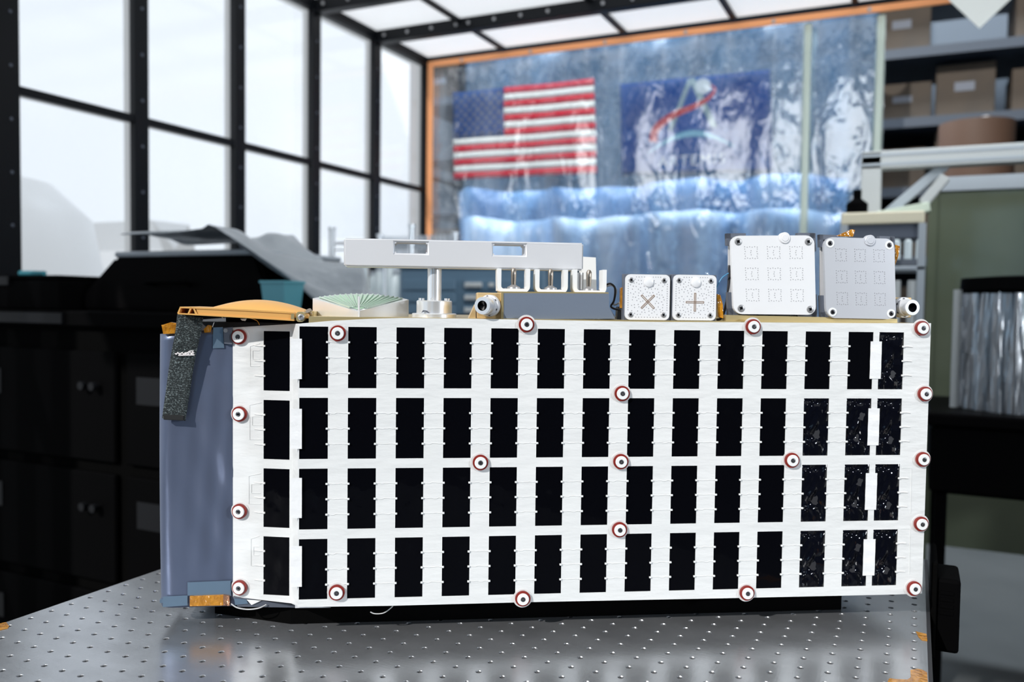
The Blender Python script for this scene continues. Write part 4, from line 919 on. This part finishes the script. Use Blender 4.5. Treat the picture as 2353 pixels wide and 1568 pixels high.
for i in range(5):
    for j in range(3):
        if j == 1 and i in (1, 3): continue
        b.faces.new((bv(i, j, BB), bv(i+1, j, BB), bv(i+1, j+1, BB), bv(i, j+1, BB)))
r = bmesh.ops.extrude_face_region(b, geom=b.faces[:]); bmesh.ops.translate(b, vec=(0, BT, 0), verts=[v for v in r['geom'] if isinstance(v, bmesh.types.BMVert)])
bmesh.ops.recalc_face_normals(b, faces=b.faces[:]); 
bmesh.ops.bevel(b, geom=[e for e in b.edges if len(e.link_faces) == 2 and e.calc_face_angle(0) > 0.5], offset=0.0016, segments=3, affect='EDGES')
brr = obj('antenna_bar', b, 'alu', sc, True); brr['label'] = 'grey aluminium bar with two slots on a mast'
b = newbm(); lathe(b, [(0, 0.0052), (zb_-ZD-0.002, 0.0052)], (L(1330, 650, 0.04).x, 0.040, ZD), (0, 0, 1), 24); obj('mast_pole', b, 'alu_bright', sc, True)

# slate block with three latches
BG = 0.006
plate('slate_block', [(1157, 674), (1399, 675), (1400, 706), (1414, 733), (1156, 734)], BG, 0.05, 'slate')
plate('gold_edge', [(1152, 671), (1157, 673), (1157, 734), (1151, 734)], BG-0.0006, 0.05, 'gold_pale')
plate('gold_edge', [(1152, 670), (1398, 672), (1399, 675), (1156, 674)], BG+0.0002, 0.05, 'gold_pale')
plate('gold_gusset', [(1395, 714), (1400, 706), (1416, 734), (1392, 734)], BG+0.02, 0.03, 'gold_pale')
for (xa, xb_, yt, yb, xp) in ((1146, 1211, 622, 669, 1180), (1233, 1297, 624, 671, 1265), (1319, 1385, 624, 673, 1353)):
    bk = 0.022; p0, p1 = L(xa, yt, bk), L(xb_, yb, bk); rr = 0.005; pts_ = [(p0.x, bk, p0.z+0.002)]
    for k in range(6): a = math.pi+math.pi/2*k/5; pts_.append((p0.x+rr+rr*math.cos(a), bk, p1.z+rr+rr*math.sin(a)))
    for k in range(6): a = 1.5*math.pi+math.pi/2*k/5; pts_.append((p1.x-rr+rr*math.cos(a), bk, p1.z+rr+rr*math.sin(a)))
    pts_.append((p1.x, bk, p0.z+0.002))
    b = newbm(); rows_ = []
    for i, q in enumerate(pts_):
        tn = (Vector(pts_[min(i+1, len(pts_)-1)])-Vector(pts_[max(i-1, 0)])).normalized(); nn = Vector((-tn.z, 0, tn.x))
        q = Vector(q); rows_.append([b.verts.new(q+nn*0.0021+Vector((0, -0.009, 0))), b.verts.new(q-nn*0.0021+Vector((0, -0.009, 0))), b.verts.new(q-nn*0.0021+Vector((0, 0.011, 0))), b.verts.new(q+nn*0.0021+Vector((0, 0.011, 0)))])
    for a, c in zip(rows_, rows_[1:]):
        for k in range(4): b.faces.new((a[k], a[(k+1) % 4], c[(k+1) % 4], c[k]))
    b.faces.new(rows_[0]); b.faces.new(rows_[-1]); lt_ = obj('latch_frame', b, 'cap', sc, True)
    lx = L(xp, 650, bk).x; zb1 = p1.z+0.002
    b = newbm(); lathe(b, [(0, 0.0075), (0.002, 0.0072), (0.0035, 0.004), (0.0045, 0.0028)], (lx, bk, zb1), (0, 0, 1), 20); obj('pin_seat', b, 'steel', lt_, True)
    b = newbm(); lathe(b, [(0, 0.0025), (0.012, 0.0030), (0.017, 0.0030), (0.0195, 0.0018), (0.020, 0.0002)], (lx, bk, zb1+0.003), (0, 0, 1), 18); obj('pin', b, 'bronze', lt_, True)
    for dx in (-0.010, 0.010):
        b = newbm(); lathe(b, [(0, 0.0014), (0.0012, 0.0014)], (lx+dx, bk-0.004, zb1), (0, 0, 1), 8); obj('bolt', b, 'slate_dark', lt_, True)
plate('latch_bracket', [(1142, 620), (1149, 622), (1150, 671), (1143, 668)], 0.016, 0.02, 'cap')
plate('white_box', [(1338, 590), (1369, 592), (1371, 672), (1338, 672)], 0.095, 0.02, 'cap')

# cameras
def camera_part(cx, cy, bk, ang, half, lens_len, rb, rf, label):
    p = L(cx, cy, bk); base = obj('camera_bracket', box(newbm(), (p.x-half, bk, p.z-half*0.98), (p.x+half, bk+0.022, p.z+half*1.0), 0.0008), 'gold', sc); base['label'] = label
    ax_ = Vector((math.sin(ang), -math.cos(ang), 0)); o_ = Vector((p.x, bk, p.z))
    b = newbm(); lathe(b, [(-0.001, rb), (0.0035, rb), (0.0042, rb*0.96), (0.0042, rf*1.08), (0.010, rf*1.05)], o_, ax_, 8 if False else 32); obj('camera_flange', b, 'alu', base, True)
    b = newbm(); lathe(b, [(0.008, rf*1.05), (lens_len*0.7, rf), (lens_len, rf), (lens_len+0.0008, rf*0.95), (lens_len+0.0008, rf*0.58)], o_, ax_, 32, cap=False); obj('lens_barrel', b, 'alu_bright', base, True)
    b = newbm(); lathe(b, [(lens_len+0.0007, rf*0.585), (lens_len-0.003, rf*0.5), (lens_len-0.0045, 0.0003)], o_, ax_, 28, cap=False); obj('lens', b, 'lens', base, True)
    side_ = ax_.cross(Vector((0, 0, 1)))
    for k in range(6):
        a = k*math.pi/3+0.4; q = o_+ax_*0.0042+(side_*math.cos(a)+Vector((0, 0, 1))*math.sin(a))*rb*0.84
        b = newbm(); lathe(b, [(0, 0.0011), (0.0009, 0.0011)], q, ax_, 8); obj('bolt', b, 'screw', base, True)
    return base
c1 = camera_part(1126, 703, 0.010, math.radians(-28), 0.0140, 0.020, 0.0118, 0.0093, 'gold bracket with a round grey camera beside the slate block')
obj('gusset', prism(newbm(), [L(x, y, 0.010) for x, y in ((1076, 734), (1092, 700), (1093, 734))], (0, 0.02, 0)), 'gold', c1)
c2 = camera_part(2073, 707, 0.022, math.radians(2), 0.0115, 0.019, 0.0118, 0.0090, 'gold bracket with a round grey camera at the right end')

# patch antennas
def screw_head(par, p, r, ax_, mt='steel', washer=False):
    b = newbm(); lathe(b, [(0, r), (0.0006, r), (0.0009, r*0.86), (0.0009, r*0.42), (0.0002, r*0.36)], p, ax_, 18); o = obj('screw', b, mt, par, True)
    b = newbm(); box(b, (-r*0.55, -0.00105, -r*0.12), (r*0.55, -0.0008, r*0.12)); box(b, (-r*0.12, -0.00105, -r*0.55), (r*0.12, -0.0008, r*0.55)); obj('cross_recess', b, 'lens', o, loc=p, rot=(0, 0.5, 0))
    if washer:
        b = newbm(); lathe(b, [(-0.0002, r*1.75), (0.0005, r*1.75), (0.0005, r*0.9)], p, ax_, 20, cap=False); obj('washer', b, 'cap', par, True)
def dots(par, pts, r, y):
    b = newbm()
    for x, z in pts: lathe(b, [(0, r), (0.00025, r)], (x, y, z), (0, -1, 0), 8)
    o = obj('via_holes', b, 'via', par); o['kind'] = 'stuff'
def small_patch(x0, y0, x1, y1, bk, cross):
    p0, p1 = L(x0, y1, bk), L(x1, y0, bk); w_, h_ = p1.x-p0.x, p1.z-p0.z
    b = newbm(); prism(b, rrect(p0.x, p0.z, p1.x, p1.z, 0.0055, bk), (0, 0.003, 0)); pa = obj('small_antenna', b, 'patch', sc, False)
    pa['label'] = 'small white antenna plate with a copper %s slot' % ('diagonal cross' if cross else 'upright cross')
    b = newbm(); box(b, (p0.x-0.0014, bk+0.003, p0.z-0.001), (p1.x+0.001, bk+0.012, p1.z+0.0005), 0.0005); obj('back_plate', b, 'slate_dark', pa)
    cx, cz = p0.x+w_*0.505, p0.z+h_*0.40; rnd = random.Random(3 if cross else 4)
    for sx in (0.125, 0.865):
        for sz in (0.115, 0.875): screw_head(pa, (p0.x+w_*sx, bk, p0.z+h_*sz), 0.0029, (0, -1, 0))
    b = newbm(); lathe(b, [(0, 0.0052), (0.0012, 0.0052), (0.0016, 0.0046)], (p0.x+w_*0.52, bk, p0.z+h_*0.83), (0, -1, 0), 24); obj('round_boss', b, 'patch', pa, True)
    b = newbm(); ln, hw_ = h_*0.20, h_*0.016
    for a in ((45, 135) if cross else (0, 90)):
        for s in (-1, 1):
            a_ = math.radians(a); u, v = Vector((math.cos(a_), 0, math.sin(a_))), Vector((-math.sin(a_), 0, math.cos(a_)))
            c_ = Vector((cx, bk-0.0003, cz)); prism(b, [c_-u*ln+v*s*hw_-v*hw_*0.45, c_+u*ln+v*s*hw_-v*hw_*0.45, c_+u*ln+v*s*hw_+v*hw_*0.45, c_-u*ln+v*s*hw_+v*hw_*0.45], (0, 0.0005, 0))
        for e in (-1, 1):
            c2_ = c_+u*ln*e; prism(b, [c2_-v*hw_*1.3-u*0.0003, c2_+v*hw_*1.3-u*0.0003, c2_+v*hw_*1.3+u*0.0003, c2_-v*hw_*1.3+u*0.0003], (0, 0.0005, 0))
    obj('cross_slot', b, 'copper', pa)
    P = []
    for k in range(9): P.append((0.24+0.065*k, 0.06)); 
    for k in range(4): P += [(0.24+0.06*k, 0.945), (0.62+0.055*k, 0.945)]
    for k in range(12): P += [(0.06, 0.22+0.052*k), (0.94, 0.22+0.052*k)]
    tries = 0
    while len(P) < 128 and tries < 6000:
        tries += 1; x, z = rnd.uniform(0.1, 0.9), rnd.uniform(0.1, 0.9)
        if any((x-a)**2+((z-c)*h_/w_)**2 < 0.055**2 for a, c in P): continue
        if any((x-a)**2+(z-c)**2 < 0.085**2 for a in (0.125, 0.865) for c in (0.115, 0.875)): continue
        if (x-0.52)**2+(z-0.83)**2 < 0.125**2: continue
        dx, dz = x-0.505, z-0.40
        if cross: dx, dz = (dx+dz)*0.707, (dx-dz)*0.707
        if (abs(dx) < 0.05 and abs(dz) < 0.23) or (abs(dz) < 0.05 and abs(dx) < 0.23): continue
        P.append((x, z))
    dots(pa, [(p0.x+w_*x, p0.z+h_*z) for x, z in P], 0.00042, bk)
    return pa
small_patch(1436, 632, 1540, 735, 0.004, True)
small_patch(1546, 633, 1647, 736, 0.004, False)
def large_patch(quad, bk, grey, bump_px, label, rake=0.0):
    tl_, tr2, br_, bl_ = [L(x, y, bk) for x, y in quad]
    def at(u, v): p = (tl_*(1-u)+tr2*u)*(1-v)+(bl_*(1-u)+br_*u)*v; return p
    w_ = (tr2-tl_).length; rr = 0.010/w_; uv = []
    for cu_, cv_, a0 in ((1-rr, rr, -90), (1-rr, 1-rr, 0), (rr, 1-rr, 90), (rr, rr, 180)):
        for k in range(6): a = math.radians(a0+90*k/5); uv.append((cu_+rr*math.cos(a), cv_+rr*math.sin(a)))
    b = newbm(); prism(b, [at(u, v) for u, v in uv], (0, 0.0045, 0)); bmesh.ops.bevel(b, geom=[e for e in b.edges if len(e.link_faces) == 2 and e.calc_face_angle(0) > 1.2], offset=0.0009, segments=2, affect='EDGES')
    pa = obj('large_antenna', b, 'patch_grey' if grey else 'patch', sc, False); pa['label'] = label
    for u, v in ((0.085, 0.075), (0.925, 0.08), (0.09, 0.925), (0.93, 0.93)): screw_head(pa, at(u, v), 0.0028 if grey else 0.0040, (0, -1, 0), 'screw' if grey else 'steel', grey)
    P = []
    for i in range(3):
        for j in range(3):
            cu_, cv_ = 0.235+0.27*i, 0.215+0.27*j
            for k in range(6): P += [(cu_-0.075+0.03*k, cv_-0.075+0.006*(k % 2)), (cu_-0.075+0.03*k, cv_+0.075-0.006*(k % 2))]
            for k in range(4): P += [(cu_-0.075+0.005*(k % 2), cv_-0.045+0.03*k), (cu_+0.075-0.005*(k % 2), cv_-0.045+0.03*k)]
            P += [(cu_, cv_-0.025), (cu_-0.005, cv_), (cu_, cv_+0.028)]
    dots(pa, [(at(u, v).x, at(u, v).z) for u, v in P], 0.00042, bk)
    q = L(*bump_px, bk); b = newbm(); lathe(b, [(-0.0045, 0.0062), (0.0008, 0.0062), (0.0014, 0.0056), (0.0014, 0.0040), (0.0020, 0.0036)], q, (0, -1, 0), 28); obj('round_boss', b, 'patch_grey' if grey else 'patch', pa, True)
    for (u0, u1, v0, v1) in ((-0.03, 0.20, -0.035, 0.03), (-0.03, 0.02, -0.035, 0.12), (0.82, 1.03, -0.035, 0.03), (0.97, 1.04, -0.03, 0.2), (-0.045, 0.16, 0.93, 1.05), (0.80, 1.035, 0.93, 1.04), (-0.045, 0.01, 0.72, 1.03), (0.97, 1.04, 0.74, 1.03)):
        b = newbm(); prism(b, [at(u0, v0)+Vector((0, 0.0046, 0)), at(u1, v0)+Vector((0, 0.0046, 0)), at(u1, v1)+Vector((0, 0.0046, 0)), at(u0, v1)+Vector((0, 0.0046, 0))], (0, 0.006, 0)); obj('corner_bracket', b, 'slate_dark', pa)
    b = newbm(); prism(b, [at(u, v)+Vector((0, 0.011, 0)) for u, v in ((0.02, 0.0), (1.03, 0.0), (1.03, 1.03), (-0.02, 1.03))], (0, 0.003, 0)); obj('back_plate', b, 'alu', pa)
    b = newbm(); prism(b, [at(u, v)+Vector((0, 0.006, 0)) for u, v in ((0.10, 0.0), (0.90, 0.0), (0.90, 1.01), (0.10, 1.01))], (0, 0.005, 0)); obj('core', b, 'black_rough', pa)
    return pa
large_patch(((1679, 542), (1871, 541), (1875, 724), (1686, 722)), 0.006, False, (1803, 547), 'large white antenna plate with dark screws, the left one of the pair')
large_patch(((1893, 545), (2055, 549), (2059, 734), (1899, 731)), 0.004, True, (1999, 553), 'large satin grey antenna plate with white washers, the right one of the pair')
plate('antenna_sole', [(1668, 724), (2062, 733), (2062, 742), (1668, 739)], 0.008, 0.05, 'gold_pale')
for px in ([(1920, 543), (1958, 527), (1965, 529), (1960, 544)], [(2056, 562), (2068, 566), (2064, 590), (2057, 610)], ):
    plate('amber_tape', px, 0.010, 0.003, 'kapton')
plate('amber_tape', [(1427, 662), (1436, 658), (1437, 711), (1426, 708)], 0.012, 0.006, 'kapton')
plate('amber_tape', [(1648, 676), (1655, 678), (1661, 700), (1662, 732), (1650, 728)], 0.010, 0.006, 'kapton')
plate('shim', [(1420, 705), (1436, 705), (1437, 735), (1418, 734)], 0.03, 0.01, 'slate_dark')
b = newbm(); tube(b, smoothpath([L(1388, 658, 0.03), L(1402, 652, 0.03), L(1413, 663, 0.03), L(1411, 690, 0.03), L(1404, 705, 0.03), L(1420, 712, 0.025), L(1433, 712, 0.02)], 5), 0.0012, 6); obj('wire', b, 'wire_black', sc, True)
b = newbm(); tube(b, smoothpath([L(1388, 661, 0.034), L(1405, 656, 0.034), L(1416, 668, 0.034), L(1410, 700, 0.034), L(1425, 695, 0.03)], 5), 0.0009, 6); obj('wire', b, 'wire_white', sc, True)
b = newbm(); tube(b, smoothpath([L(1646, 662, 0.012), L(1653, 648, 0.012), L(1661, 637, 0.012), L(1674, 628, 0.012)], 5), 0.0007, 6); obj('wire', b, 'wire_blue', sc, True)
b = newbm(); tube(b, smoothpath([L(1646, 735, 0.02), L(1658, 730, 0.02), L(1668, 700, 0.02), L(1674, 660, 0.018), L(1676, 610, 0.018)], 5), 0.0016, 6); obj('wire', b, 'wire_black', sc, True)
